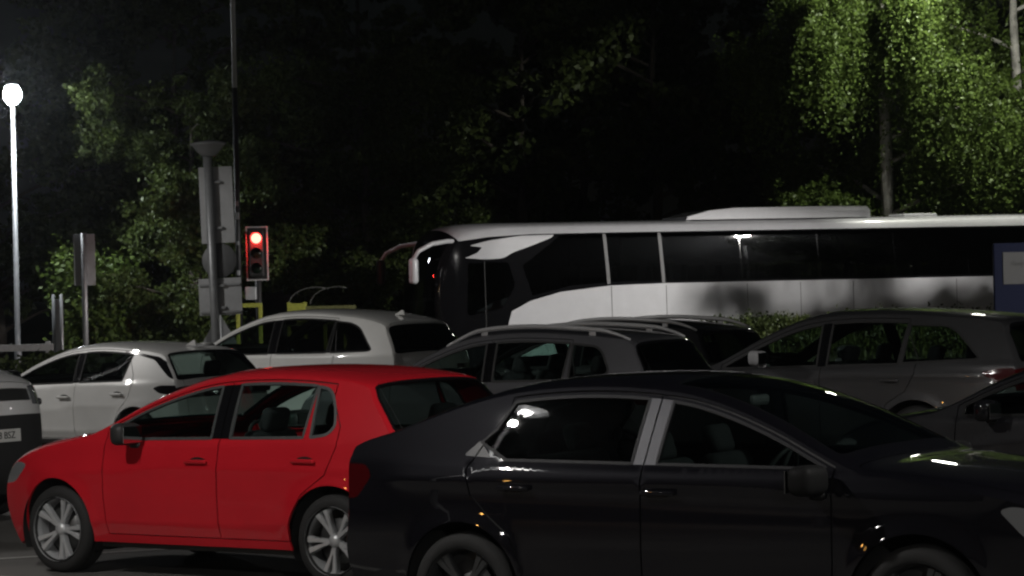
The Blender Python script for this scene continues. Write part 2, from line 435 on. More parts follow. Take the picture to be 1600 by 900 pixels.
    for kk, p in D.ribbon:
        if kk.startswith(('hood', 'tailgate', 'trunk')): rl.append(('seam_' + kk, rp(p), True, .008))
        if kk.startswith(('windscreen', 'backlight')): rl.append(('seal_' + kk, rp(p), True, .02))
    ch = chart(outer, rr, rl, .06, frib, fine=.05)
    rn = dict(body='body_shell', hood='bonnet', roof='roof', tailgate='tailgate', trunk='boot_lid', bumper='bumper', windscreen='windscreen', backlight='rear_window', grille='grille', headlight='headlight', headlight_r='headlight', taillight='taillight', taillight_r='taillight', seam='shut_line', seal_windscreen='screen_seal', seal_backlight='screen_seal', lowgrille='lower_grille', garnish='tail_garnish', chrome='chrome_strip', spoiler='spoiler', white='front_panel')
    rm = dict(mt); rm.update(windscreen=gl.get('windscreen', G_screen), backlight=gl.get('backlight', G_mid), seal_windscreen=M_gloss, seal_backlight=M_gloss, hood=PM, roof=opts.get('roof', PM), tailgate=PM, trunk=PM, bumper=opts.get('bump_mat', PM), lowgrille=M_black, headlight_r=M_lampglass, taillight_r=M_tail, spoiler=opts.get('spoiler', PM))
    for key, data in ch.items():
        g = key in ('windscreen', 'backlight')
        sm_ = key.startswith('seam'); off = -.010 if sm_ else (-.005 if g else (-.012 if key in ('grille', 'lowgrille') else 0))
        obj('shut_line' if sm_ else rn.get(key, key), mesh_from(key, [chart_arrays(data, frib, -1, off, 0 if (g or sm_) else .016)]), M_seal if sm_ else rm.get(key, PM), root)
    # ---- wheels, wells, floor
    for xw in (D.wb / 2, -D.wb / 2):
        yo = float(W(np.array([xw]), np.array([D.tyre + D.arch * .6]))[0]) - .012
        for sd in (1, -1):
            add_wheel(root, xw, sd, D, opts.get('rim', 'five_double'), opts.get('rim_mat', M_alloy), yo, opts.get('steer', 0) if xw > 0 else 0)
            bm = bmesh.new(); bm_lathe(bm, [(D.arch + .004, yo - .02), (D.arch + .012, yo - .42), (.01, yo - .42)], 32, 'Y', R(-25), R(205))
            o = obj('wheel_well', bm, M_black, root, (xw, 0, D.tyre + .01)); o.scale = (1, sd, 1)
    b = D.B - .10
    fp = bmesh.new(); bm_box(fp, (0, 0, .27), (D.wb - 2 * D.arch - .02, 2 * b, .14)); bm_box(fp, ((D.xf + D.wb / 2 + D.arch) / 2 - .10, 0, .30), (D.xf - D.wb / 2 - D.arch - .08, 1.2 * b, .16)); bm_box(fp, (-(-D.xr + D.wb / 2 + D.arch) / 2 + .10, 0, .32), (-D.xr - D.wb / 2 - D.arch - .08, 1.2 * b, .16))
    bm_box(fp, (0, 0, .30), (D.wb, .9, .12))
    obj('floor_pan', fp, M_black, root)
    # firewall and boot wall, so nothing shows through below the glass
    fx = D.cowl - .12
    obj('firewall', box((fx, 0, .60), (.04, 2 * b - .10, .56)), M_dash, root)
    # ---- cabin
    sz = D.seat_z if hasattr(D, 'seat_z') else .34
    sm = None
    for yy in (.36, -.36):
        if sm is None: o = obj('seat', seat_mesh(), M_seat, root, (D.seat_x, yy, sz)); sm = o.data
        else: obj('seat', sm, M_seat, root, (D.seat_x, yy, sz))
    if D.rear_x is not None: obj('rear_bench', seat_mesh(1.22, True), M_seat, root, (D.rear_x, 0, sz))
    zd = D.zb0 + D.kb * D.cowl - .10
    obj('dashboard', box((fx - .20, 0, zd - .10), (.46, 2 * b - .16, .22), .07, 3), M_dash, root)
    bm = bmesh.new(); rot = Matrix.Rotation(R(-65), 3, 'Y')
    ringp = [rot @ Vector((.18 * math.cos(a), .18 * math.sin(a), 0)) for a in np.linspace(0, 2 * math.pi, 25)]
    bm_tube(bm, ringp, .014, 8, False); bm_tube(bm, [ringp[0], ringp[12]], .018, 6); bm_tube(bm, [(0, 0, 0), (.22, 0, -.06)], .03, 8)
    obj('steering_wheel', bm, M_dash, root, (fx - .50, -.36, zd + .03))
    pts = D.screen_top
    obj('rear_view_mirror', box((pts[0] - .05, 0, pts[1] - .06), (.03, .22, .06), .02), M_dash, root)
    # ---- wing mirrors, handles, extras
    mx, mz = D.mirror
    for sd in (1, -1):
        y0 = float(W(np.array([mx]), np.array([mz]))[0])
        bm = bmesh.new(); vs = bm_box(bm, (0, .12, .045), (.16, .24, .155), .055, 4)
        for v in bm.verts:
            v.co.x *= 1 - .35 * max(0, v.co.y) / .24 * (1 if v.co.x > 0 else 0); v.co.z += .02 * v.co.y
        bm_box(bm, (.0, -.02, -.035), (.09, .12, .05), .02, 2)
        for f in bm.faces: f.smooth = True
        o = obj('wing_mirror', bm, opts.get('mirror_mat', PM), root, (mx, sd * y0, mz)); o.scale = (1, sd, 1)
        bm = box((-.083, .13, .045), (.004, .19, .115), .0015, 1); obj('mirror_glass', bm, M_mirror, o)
    for key, hx, hz in D.handles:
        for sfx, sd in (('', 1), ('_r', -1)):
            if key + sfx not in keep: continue
            par = keep[key + sfx]
            y0 = float(W(np.array([hx]), np.array([hz]))[0])
            bm = bmesh.new(); bm_box(bm, (0, .024, 0), (.20, .016, .028), .008, 3)
            bm_box(bm, (-.085, .012, 0), (.03, .024, .026), .008, 2); bm_box(bm, (.085, .012, 0), (.02, .024, .024), .006, 2)
            for f in bm.faces: f.smooth = True
            # doors on the right are mirrored by their own scale: the same local placement serves both
            obj('handle', bm, opts.get('handle_mat', PM), par, (hx, y0, hz))
            bm = bmesh.new(); bm_lathe(bm, [(.001, .001), (.05, .0015), (.056, .003)], 24, 'Y'); bmesh.ops.scale(bm, vec=(1.4, 1, .55), verts=bm.verts)
            obj('handle_cup', bm, M_seal, par, (hx - .01, y0 - .001, hz))
    if opts.get('rails'):
        x0, x1, m = opts['rails']; xs = np.linspace(x0, x1, 26)
        for sd in (1, -1):
            pts = []
            for i, x in enumerate(xs):
                t = i / 25; z = E.topz(x); up = .050 * min(1, math.sin(math.pi * t) * 2.2) + .002
                y = float(W(np.array([x]), np.array([z]))[0]) - .045
                pts.append((x, sd * y, z + .022 + up))
            obj('roof_rail', tube(pts, [.012 + .015 * min(1, 4 * min(i, 25 - i) / 25) for i in range(26)], 10), m, root)
            for i in (5, 20):
                x, y, z = pts[i]; obj('rail_foot', box((x, y, z - .04), (.07, .018, .05), .006), m, root)
    if opts.get('fin'):
        x, z = opts['fin']
        obj('aerial_fin', prism([(-.10, 0), (-.085, .058), (-.06, .064), (.0, .035), (.07, .0)], .022), PM, root, (x, 0, z))
    if opts.get('wiper'):
        obj('rear_wiper', tube(opts['wiper'], .008, 6), M_black, root)
    return root

# ------------------------------------------------------------------ designs
def five_door(xa, b, c, rear_win, rear_door, m=.062, lo=.02, quarter=None, sill=.30, extra=(), xf_door=None, rake=.03, frame=.034, cpil=False):
    """xa: front tip of the glass, b: (front, rear) of the B pillar, c: rear end of the rear door glass (with the rake of that end),
    quarter: polygon of the fixed glass behind it, rear_door: rear edge of the rear door from top to bottom"""
    def f(E):
        D = f.D; lof = lambda x: D.zb0 + D.kb * x + lo
        out = []
        xd = xf_door or xa + .05
        xs = np.linspace(xd, (b[0] + b[1]) / 2 + rake, 16); zt = E.topz(xs) - (m - frame)
        bm_ = (b[0] + b[1]) / 2
        fd = [(xd - .02, sill), (xd, .55)] + [(x, z) for x, z in zip(xs, zt)] + [(bm_, lof(bm_)), (bm_, sill)]
        out.append(('door_front', np.array(fd)))
        xs = np.linspace(bm_ + rake, rear_door[0][0], 14); zt = E.topz(xs) - (m - frame)
        rd = [(bm_, sill), (bm_, lof(bm_))] + list(zip(xs, zt)) + list(rear_door)
        out.append(('door_rear', np.array(rd)))
        # black B pillar between the two glasses
        pb = [(b[0] + .012, lof(b[0]) - .004), (b[0] + rake + .012, E.topz(b[0]) - m + .004), (b[1] + rake - .012, E.topz(b[1]) - m + .004), (b[1] - .012, lof(b[1]) - .004)]
        out.append(('pillar', np.array(pb)))
        out.append(('window_front', win_poly(E, xa, b[0], lof, m, 0, rake)))
        out.append(('window_rear', win_poly(E, b[1], c[0], lof, m, rake, c[1], rear_win)))
        if quarter is not None:
            if cpil: out.insert(2, ('pillar_rear', np.array([(c[0] + .012, lof(c[0]) - .004), (c[0] + c[1] + .012, E.topz(c[0]) - m + .004), (quarter[0][0] - .012, E.topz(quarter[0][0]) - m + .004), (quarter[1][0] - .012, lof(quarter[1][0]) - .004)])))
            out.append(('window_quarter', rpoly(quarter)))
        out += [(kk, rpoly(p)) for kk, p in extra]
        return out
    return f
def finish(D, sidef, ribbon, cowl, seat_x, rear_x, screen_top, mirror, handles, **kw):
    sidef.D = D; D.side = sidef; D.ribbon = ribbon; D.cowl = cowl; D.seat_x = seat_x; D.rear_x = rear_x; D.screen_top = screen_top; D.mirror = mirror; D.handles = handles
    for a, b in kw.items(): setattr(D, a, b)
    return D
def std_ribbon(scr, back, tl, extra=(), hood=(3.25, 6.92), tg=None, uw=.90, ub=.86, key='tailgate'):
    r = [('lowgrille', [(.5, -.62, .1), (1.5, -.66, .1), (1.5, .66, .1), (.5, .62, .1)]), ('grille', [(2.15, -.60, .1), (2.75, -.60, .1), (2.75, .60, .1), (2.15, .60, .1)]),
         ('hood', [(hood[0], -.86, .2), (hood[1], -.93, .1), (hood[1], .93, .1), (hood[0], .86, .2)]),
         ('headlight', [(2.15, .66, .05), (2.8, .60, .05), (3.5, .93, .05), (3.4, 1.01), (2.2, 1.01)]), ('headlight_r', [(2.15, -.66, .05), (2.8, -.60, .05), (3.5, -.93, .05), (3.4, -1.01), (2.2, -1.01)])]
    if tg: r.append((key, [(tg[0], -.88, .15), (tg[1], -.84, .1), (tg[1], .84, .1), (tg[0], .88, .15)]))
    r += [('windscreen', [(scr[0], -uw, .12), (scr[1], -uw + .03, .15), (scr[1], uw - .03, .15), (scr[0], uw, .12)]),
          ('backlight', [(back[0], -ub, .16), (back[1], -ub - .02, .16), (back[1], ub + .02, .16), (back[0], ub, .16)])]
    if tl: r += [('taillight', [(tl[0], tl[2], .03), (tl[1], tl[2] + .03, .03), (tl[1], 1.01), (tl[0], 1.01)]), ('taillight_r', [(tl[0], -tl[2], .03), (tl[1], -tl[2] - .03, .03), (tl[1], -1.01), (tl[0], -1.01)])]
    return r + list(extra)

def hatch_design():
    e = [(1.82, .19, .10), (1.90, .36, .12), (1.925, .55, .13), (1.87, .70, .12), (1.74, .80, .10), (1.50, .885, .075), (1.16, .955, .06), (.92, 1.01, .05),
         (.48, 1.21, .07), (.10, 1.335, .08), (-.18, 1.388, .07), (-.60, 1.41, .06), (-1.05, 1.395, .055), (-1.42, 1.345, .05),
         (-1.52, 1.24, .09), (-1.70, 1.03, .10), (-1.80, .86, .11), (-1.84, .62, .11), (-1.86, .44, .10), (-1.78, .24, .08)]
    D = design(e, .875, (.965, -.018), 2.55, .315, .365, crease=(.775, .02, .012))
    s = five_door(.74, (-.20, -.37), (-1.02, -.02), None, [(-1.20, 1.27), (-1.31, 1.08), (-1.315, .95), (-1.24, .76), (-1.04, .62), (-.94, .46), (-.91, .30)], m=.048, rake=.02, frame=.026,
                  quarter=[(-1.055, 1.342, .01), (-1.085, 1.005, .01), (-1.22, 1.025, .05), (-1.27, 1.08, .05), (-1.235, 1.21, .08), (-1.16, 1.325, .05)],
                  extra=[('headlight', [(1.99, .62, .03), (1.99, .74, .03), (1.72, .795, .06), (1.62, .775, .05), (1.78, .64, .06)]),
                         ('taillight', [(-1.95, .66, .02), (-1.95, .90, .02), (-1.68, .885, .05), (-1.64, .80, .05), (-1.74, .68, .03)])])
    return finish(D, s, std_ribbon((7.2, 9.9), (13.25, 15.05), (15.5, 16.7, .60), tg=(13.1, 18.2), ub=.93), .92, .0, -.88, (.10, 1.37), (.50, .97), [('door_front', -.10, .83), ('door_rear', -1.06, .85)])
def saloon_design():
    e = [(2.04, .19, .10), (2.13, .38, .14), (2.13, .56, .15), (2.06, .72, .14), (1.92, .84, .10), (1.56, .93, .07), (1.20, .985, .06), (.96, 1.03, .05),
         (.50, 1.235, .075), (.12, 1.365, .075), (-.20, 1.42, .07), (-.62, 1.438, .06), (-1.05, 1.41, .06), (-1.38, 1.34, .06),
         (-1.66, 1.25, .055), (-1.90, 1.17, .045), (-2.09, 1.125, .03), (-2.15, 1.05, .06), (-2.14, .74, .10), (-2.16, .48, .10), (-2.06, .25, .08)]
    D = design(e, .905, (1.015, -.012), 2.68, .325, .375, crease=(.925, .012, .024), tum=.44, ledge=.018)
    s = five_door(.84, (-.135, -.285), (-1.06, -.02), [(-1.16, 1.21), (-1.24, 1.14)], [(-1.10, 1.27), (-1.22, 1.14), (-1.30, 1.0), (-1.27, .86), (-1.16, .75), (-1.02, .64), (-.95, .48), (-.92, .30)],
                  m=.050, frame=.028, extra=[('chrome', [(-1.255, 1.15, .01), (-1.16, 1.06, .01), (-1.34, 1.07, .02)]),
                         ('headlight', [(2.2, .62, .03), (2.2, .80, .03), (1.82, .85, .06), (1.76, .83, .05), (1.9, .68, .06)]),
                         ('taillight', [(-2.5, .80, .02), (-2.5, 1.02, .02), (-2.02, 1.01, .05), (-1.97, .95, .04), (-2.08, .82, .03)])])
    return finish(D, s, std_ribbon((7.2, 9.9), (12.5, 14.9), (17.2, 18.1, .55), tg=(12.4, 18.9), key='trunk'), .96, .02, -.92, (.12, 1.40), (.82, .93), [('door_front', -.10, .89), ('door_rear', -.98, .90)])
def white_hatch_design():
    e = [(1.85, .19, .10), (1.94, .36, .13), (1.96, .55, .14), (1.91, .70, .12), (1.78, .79, .09), (1.50, .865, .075), (1.20, .915, .06), (.98, .955, .05),
         (.54, 1.165, .07), (.14, 1.30, .08), (-.16, 1.350, .075), (-.55, 1.372, .06), (-1.05, 1.345, .055), (-1.52, 1.285, .05),
         (-1.66, 1.16, .09), (-1.80, .99, .10), (-1.86, .84, .11), (-1.885, .62, .11), (-1.90, .44, .10), (-1.80, .24, .08)]
    D = design(e, .88, (.935, -.03), 2.54, .315, .365, crease=(.66, .05, .010))
    s = five_door(.86, (-.20, -.31), (-1.03, -.06), None, [(-1.08, 1.22), (-1.19, 1.05), (-1.20, .93), (-1.16, .78), (-1.0, .62), (-.93, .46), (-.90, .30)],
                  m=.052, lo=.018, extra=[('blackband', [(-.95, 1.302, 0), (-1.1, 1.297, 0), (-1.45, 1.225, .05), (-1.72, 1.02, .05), (-1.80, 1.0, 0), (-1.66, 1.19, 0), (-1.50, 1.262, .03), (-1.1, 1.318, 0), (-.95, 1.332, 0)]),
                         ('garnish', [(-1.95, .80, .02), (-1.95, .93, .02), (-1.62, .935, .05), (-1.52, .90, .03), (-1.62, .84, .04)]),
                         ('headlight', [(1.99, .62, .03), (1.99, .74, .03), (1.72, .775, .06), (1.62, .755, .05), (1.78, .64, .06)])])
    return finish(D, s, std_ribbon((7.2, 9.9), (13.15, 15.1), None, tg=(13.05, 18.2), ub=.93, extra=[('garnish', [(15.6, -1.01), (16.3, -1.01), (16.3, 1.01), (15.6, 1.01)])]), .98, .05, -.90, (.14, 1.33), (.78, .985), [('door_front', -.08, .79), ('door_rear', -.98, .83)])
def suv_design():
    e = [(2.08, .26, .10), (2.19, .46, .14), (2.20, .70, .15), (2.14, .86, .13), (1.98, .98, .10), (1.62, 1.055, .075), (1.25, 1.10, .06), (1.00, 1.135, .05),
         (.56, 1.37, .07), (.16, 1.515, .08), (-.15, 1.575, .075), (-.70, 1.60, .06), (-1.45, 1.555, .055), (-1.98, 1.46, .05),
         (-2.10, 1.33, .09), (-2.24, 1.12, .10), (-2.28, .98, .11), (-2.29, .72, .11), (-2.30, .50, .10), (-2.20, .30, .08)]
    e = [(x, z * 1.05, h) for x, z, h in e]; z_ = lambda L: [(p[0], p[1] * 1.05, *p[2:]) for p in L]
    D = design(e, .945, (1.14, -.012), 2.78, .365, .42, crease=(.93, .01, .012), sill=.32, zw=.75, tyre_w=.235)
    s = five_door(.88, (-.22, -.36), (-1.22, -.02), None, [(-1.28, 1.50), (-1.36, 1.20), (-1.34, .96), (-1.18, .80), (-1.02, .66), (-.95, .50), (-.93, .38)],
                  m=.064, quarter=z_([(-1.26, 1.503, .01), (-1.285, 1.12, .01), (-1.86, 1.135, .03), (-1.92, 1.15, .03), (-1.66, 1.425, .10), (-1.50, 1.480, .05)]), sill=.38, cpil=True,
                  extra=[('taillight', [(-2.4, .80, .02), (-2.4, .98, .02), (-2.1, .97, .05), (-2.02, .92, .05), (-2.15, .82, .03)]),
                         ('headlight', [(2.25, .78, .03), (2.25, .92, .03), (1.85, .985, .06), (1.78, .95, .05), (2.0, .82, .06)])])
    return finish(D, s, std_ribbon((7.2, 9.9), (13.45, 15.2), (16.2, 16.8, .5), tg=(13.15, 18.2), ub=.93), 1.0, .03, -.92, (.16, 1.62), (.78, 1.20), [('door_front', -.12, .95), ('door_rear', -1.08, .97)], seat_z=.50)
def crossover_design():
    e = [(1.98, .24, .10), (2.05, .42, .13), (2.06, .64, .14), (2.0, .80, .13), (1.85, .90, .10), (1.55, .965, .075), (1.18, 1.02, .06), (.92, 1.06, .05),
         (.50, 1.285, .07), (.14, 1.425, .08), (-.15, 1.485, .075), (-.62, 1.51, .06), (-1.20, 1.485, .055), (-1.74, 1.425, .05),
         (-1.86, 1.29, .09), (-1.99, 1.07, .10), (-2.03, .92, .11), (-2.05, .70, .11), (-2.06, .48, .10), (-1.96, .28, .08)]
    D = design(e, .92, (1.02, -.016), 2.64, .345, .40, crease=(.86, .02, .012), sill=.30, zw=.70)
    s = five_door(.80, (-.22, -.335), (-1.13, -.02), None, [(-1.17, 1.36), (-1.25, 1.12), (-1.26, .95), (-1.14, .78), (-1.0, .64), (-.93, .48), (-.91, .36)],
                  m=.072, quarter=[(-1.175, 1.412, .01), (-1.195, 1.065, .01), (-1.56, 1.09, .03), (-1.62, 1.14, .04), (-1.52, 1.32, .07), (-1.44, 1.385, .05)], sill=.36,
                  extra=[('taillight', [(-2.1, .80, .02), (-2.1, 1.0, .02), (-1.85, .985, .05), (-1.80, .93, .05), (-1.92, .82, .03)]),
                         ('headlight', [(2.1, .74, .03), (2.1, .86, .03), (1.8, .905, .06), (1.7, .88, .05), (1.9, .76, .06)])])
    return finish(D, s, std_ribbon((7.2, 9.9), (13.4, 15.1), (15.5, 16.6, .55), tg=(13.15, 18.2), ub=.95), .92, .0, -.93, (.14, 1.46), (.72, 1.08), [('door_front', -.12, .88), ('door_rear', -1.05, .90)], seat_z=.44)
def estate_design(q=1.15):
    e = [(2.04, .19, .10), (2.12, .38, .14), (2.12, .56, .15), (2.05, .70, .14), (1.90, .80, .10), (1.56, .885, .07), (1.20, .945, .06), (.96, .985, .05),
         (.50, 1.185, .075), (.12, 1.325, .08), (-.20, 1.385, .075), (-.70, 1.41, .06), (-1.45, 1.39, .055), (-2.12, 1.335, .045),
         (-2.22, 1.22, .08), (-2.36, 1.00, .09), (-2.40, .84, .10), (-2.42, .62, .10), (-2.43, .44, .10), (-2.30, .25, .08)]
    z = lambda L: [(p[0], p[1] * q, *p[2:]) for p in L]
    D = design(z(e), .92, (.945 * q, -.020), 2.72, .36, .41, crease=(.86 * q, .02, .022), tum=.44, ledge=.018, sill=.28, zw=.7)
    s = five_door(.84, (-.24, -.355), (-1.16, -.03), None, z([(-1.20, 1.28), (-1.36, 1.04), (-1.36, .90), (-1.26, .75), (-1.05, .64), (-.97, .48), (-.93, .30)]),
                  m=.070, sill=.34, quarter=z([(-1.215, 1.322, .01), (-1.20, .99, .01), (-1.98, 1.02, .03), (-2.02, 1.03, .02), (-1.74, 1.26, .10), (-1.62, 1.308, .05)]),
                  extra=[('taillight', z([(-2.5, .78, .02), (-2.5, .95, .02), (-2.2, .94, .05), (-2.06, .91, .03), (-2.25, .80, .03)])),
                         ('headlight', z([(2.2, .60, .03), (2.2, .76, .03), (1.82, .81, .06), (1.76, .79, .05), (1.9, .66, .06)]))])
    return finish(D, s, std_ribbon((7.2, 9.9), (13.4, 15.1), (15.4, 16.4, .5), tg=(13.15, 18.2)), .96, .02, -.98, (.12, 1.37 * q), (.40, 1.15), [('door_front', -.14, .95), ('door_rear', -1.10, .97)], seat_z=.46)
def van_design():
    e = [(1.98, .28, .12), (2.04, .45, .16), (2.06, .72, .17), (2.04, .98, .16), (1.97, 1.12, .13), (1.75, 1.20, .09), (1.52, 1.26, .07), (1.30, 1.30, .05),
         (.86, 1.56, .08), (.50, 1.73, .09), (.20, 1.81, .08), (-.40, 1.835, .06), (-1.30, 1.83, .05), (-2.08, 1.80, .04),
         (-2.16, 1.64, .06), (-2.20, 1.20, .07), (-2.22, .95, .08), (-2.22, .70, .08), (-2.22, .50, .08), (-2.14, .30, .07)]
    e = [(x, z * 1.05, h) for x, z, h in e]
    D = design(e, .92, (1.25, -.01), 2.78, .325, .38, crease=(.95, 0, .010), sill=.30, zw=.70, tum=.22, tf=.20)
    s = five_door(1.16, (-.10, -.24), (-1.2, 0), None, [(-1.26, 1.60), (-1.28, 1.15), (-1.27, .90), (-1.2, .78), (-1.04, .62), (-.97, .48), (-.95, .36)], m=.075, sill=.36, rake=.0,
                  extra=[('bumper', [(2.3, .2, 0), (2.3, .89, 0), (1.95, .88, .06), (1.78, .60, .06), (1.72, .2, 0)]),
                         ('headlight', [(2.2, .96, .03), (2.2, 1.10, .03), (1.88, 1.14, .06), (1.80, 1.11, .05), (1.92, .97, .06)])])
    rb = [('bumper', [(-.2, -1.01), (2.65, -1.01), (2.65, 1.01), (-.2, 1.01)]),
          ('hood', [(3.85, -.90, .2), (6.92, -.93, .1), (6.92, .93, .1), (3.85, .90, .2)]),
          ('grille', [(3.1, -.70, .05), (3.6, -.72, .05), (3.6, .72, .05), (3.1, .70, .05)]),
          ('headlight', [(2.95, .70, .05), (3.7, .70, .05), (3.95, .95, .05), (3.9, 1.01), (2.95, 1.01)]), ('headlight_r', [(2.95, -.70, .05), (3.7, -.70, .05), (3.95, -.95, .05), (3.9, -1.01), (2.95, -1.01)]),
          ('windscreen', [(7.2, -.9, .12), (9.8, -.86, .15), (9.8, .86, .15), (7.2, .9, .12)]), ('tailgate', [(13.3, -.88, .1), (18.4, -.88, .1), (18.4, .88, .1), (13.3, .88, .1)]),
          ('backlight', [(13.5, -.8, .1), (14.9, -.8, .1), (14.9, .8, .1), (13.5, .8, .1)])]
    return finish(D, s, rb, 1.28, .30, -.70, (.5, 1.66), (1.02, 1.24), [('door_front', 0, .98), ('door_rear', -1.12, 1.0)], seat_z=.55)

# ================================================================== THE PLACE
# ------------------------------------------------------------------ ground
def asphalt_mat():
    m = bpy.data.materials.new('asphalt'); m.use_nodes = True; nt = m.node_tree; b = nt.nodes['Principled BSDF']; L = nt.links.new
    tc = nt.nodes.new('ShaderNodeTexCoord')
    n1 = nt.nodes.new('ShaderNodeTexNoise'); n1.inputs['Scale'].default_value = 90; n1.inputs['Detail'].default_value = 5
    n2 = nt.nodes.new('ShaderNodeTexNoise'); n2.inputs['Scale'].default_value = .55; n2.inputs['Detail'].default_value = 7; n2.inputs['Roughness'].default_value = .6
    for n in (n1, n2): L(tc.outputs['Object'], n.inputs['Vector'])
    r1 = nt.nodes.new('ShaderNodeValToRGB'); r1.color_ramp.elements[0].color = (.06, .057, .052, 1); r1.color_ramp.elements[1].color = (.14, .135, .125, 1)
    r1.color_ramp.elements[0].position = .3; r1.color_ramp.elements[1].position = .75; L(n1.outputs['Fac'], r1.inputs[0])
    r2 = nt.nodes.new('ShaderNodeMapRange'); r2.inputs[1].default_value = .3; r2.inputs[2].default_value = .7; r2.inputs[3].default_value = .6; r2.inputs[4].default_value = 1.3; L(n2.outputs['Fac'], r2.inputs[0])
    mx = nt.nodes.new('ShaderNodeMixRGB'); mx.blend_type = 'MULTIPLY'; mx.inputs[0].default_value = 1; L(r1.outputs[0], mx.inputs[1]); L(r2.outputs[0], mx.inputs[2])
    L(mx.outputs[0], b.inputs['Base Color']); b.inputs['Roughness'].default_value = .82
    bp = nt.nodes.new('ShaderNodeBump'); bp.inputs['Strength'].default_value = .5; bp.inputs['Distance'].default_value = .006; L(n1.outputs['Fac'], bp.inputs['Height']); L(bp.outputs[0], b.inputs['Normal'])
    return m
M_asph = asphalt_mat()
M_soil = mat('turf_soil', (.030, .036, .016), .95, noise=.4, nscale=3, bump=.6)
M_line = mat('worn_line_paint', (.34, .34, .32), .7, noise=.35, nscale=14)
def sheet(name, xs, ys, zf, m):
    bm = bmesh.new(); g = [[bm.verts.new((x, y, zf(x, y))) for x in xs] for y in ys]
    for j in range(len(ys) - 1):
        for i in range(len(xs) - 1): bm.faces.new((g[j][i], g[j][i + 1], g[j + 1][i + 1], g[j + 1][i])).smooth = True
    return structure(obj(name, bm, m))
# terrain reaches the horizon; the road beyond the verge lies 0.2 m lower than the car park
def terrain_z(x, y):
    return -.03 - .2 * float(sstep(44, 52, np.array(float(y))))
ys = [-900, -100, -30, 0, 20, 40, 44, 46, 48, 50, 52, 56, 60, 66, 72, 90, 130, 300, 900]
sheet('ground', [-900, -200, -60, -30, -15, 0, 15, 30, 60, 200, 900], ys, terrain_z, M_soil)
sheet('car_park_surface', np.linspace(-34, 34, 18), np.linspace(-26, 44.2, 18), lambda x, y: 0., M_asph)
sheet('road', np.linspace(-90, 90, 31), [54.5, 58, 62, 66.5], lambda x, y: -.205, M_asph)
for y0, yy in ((54.38, 54.5), (66.5, 66.62)):
    structure(obj('kerb', box((0, (y0 + yy) / 2, -.165), (180, .12, .13), .01), mat('kerb_concrete', (.25, .25, .24), .8, noise=.2)))
structure(obj('kerb', box((0, 44.27, .05), (68, .13, .16), .01), MATS['kerb_concrete']))
# painted bay lines, parallel to the parked cars
PSI = R(35.5)
def bay_line(cx, cy, l, psi=None):
    psi = PSI if psi is None else psi
    bm = bmesh.new(); c, s = -math.cos(psi), math.sin(psi); n = 24; w = .05
    L_, R_ = [], []
    for i in range(n + 1):
        t = -l / 2 + l * i / n; e = .006 * math.sin(i * 2.3)
        L_.append(bm.verts.new((cx + c * t - s * (w + e), cy + s * t + c * (w + e), .004))); R_.append(bm.verts.new((cx + c * t + s * (w - e), cy + s * t - c * (w - e), .004)))
    for i in range(n): bm.faces.new((L_[i], L_[i + 1], R_[i + 1], R_[i]))
    o = obj('bay_line', bm, M_line); structure(o)
for a in (-1.25, 1.35): bay_line(-1.79 + a * .581, 20.27 + a * .814, 4.9)
bay_line(-1.79 + 3.9 * .581, 20.27 + 3.9 * .814, 4.9); bay_line(-1.79 - 3.8 * .581, 20.27 - 3.8 * .814, 4.9)

bay_line(-3.6, 21.65, 5.2, R(180 - 22))
# ------------------------------------------------------------------ parked cars
DH, DS, DW, DU, DX, DE, DV = hatch_design(), saloon_design(), white_hatch_design(), suv_design(), crossover_design(), estate_design(), van_design()
P_red = paint('red', (.50, .011, .020), 0, .5, spec=.08)
P_black = paint('deep_black', (.0048, .0046, .0068), .3, .5, spec=.06)
P_white = paint('white', (.62, .62, .61), 0, .42)
P_pearl = paint('pearl_white', (.68, .68, .66), .0, .40)
P_grey = paint('grey', (.11, .11, .12), .45, .42)
P_dark = paint('charcoal', (.006, .006, .0075), .0, .5, spec=.15)
P_silver = paint('mid_grey', (.065, .065, .068), .5, .40)
P_van = paint('van_white', (.66, .66, .66), 0, .40)
GRP = 'cars parked in the car park'
make_car('hatchback', 'bright red five-door hatchback with silver alloy wheels in the foreground', 'car', DH, (-1.79, 20.27, 0), R(144.5), None, GRP,
         dict(paint=P_red, trim=M_trim, low_mat=P_red, mirror_mat=M_black, handle_mat=P_red, rim='five_double', steer=R(0), fin=None, glass=dict(side=G_clear, backlight=G_mid)))
make_car('saloon_car', 'glossy black four-door saloon nearest the camera, nose to the right', 'car', DS, (1.29, 15.55, 0), R(-30.6), None, GRP,
         dict(paint=P_black, trim=mat('dark_trim', (.014, .014, .016), .5, spec=.15), pillar=mat('pillar_film', (.022, .022, .028), .4, metal=.3, spec=.4), trim_w=.016, low_mat=P_black, mirror_mat=M_matte, handle_mat=P_black, rim='five_thin', rim_mat=M_alloy_dark, glass=dict(side=glass('smoked_glass', .28), windscreen=G_clear, backlight=G_mid)))
make_car('hatchback', 'white hatchback with a black tail band behind the red hatchback', 'car', DW, (-4.9, 34.3, 0), R(142), None, GRP,
         dict(paint=P_white, low_mat=M_black, mirror_mat=M_black, handle_mat=P_white, rim='five_wide', rim_mat=M_alloy_dark, glass=dict(side=G_mid, backlight=G_mid), fin=(-1.35, 1.375)))
make_car('family_suv', 'white SUV with dark privacy glass behind the red hatchback roof', 'car', DU, (-2.93, 38.3, 0), R(144.5), None, GRP,
         dict(paint=P_pearl, low_mat=M_black, clad=True, trim=M_matte, trim_w=.022, handle_mat=P_pearl, rim='five_double', fin=(-1.75, 1.645),
              glass=dict(window_front=G_mid, window_rear=G_dark, window_quarter=G_dark, backlight=G_dark)))
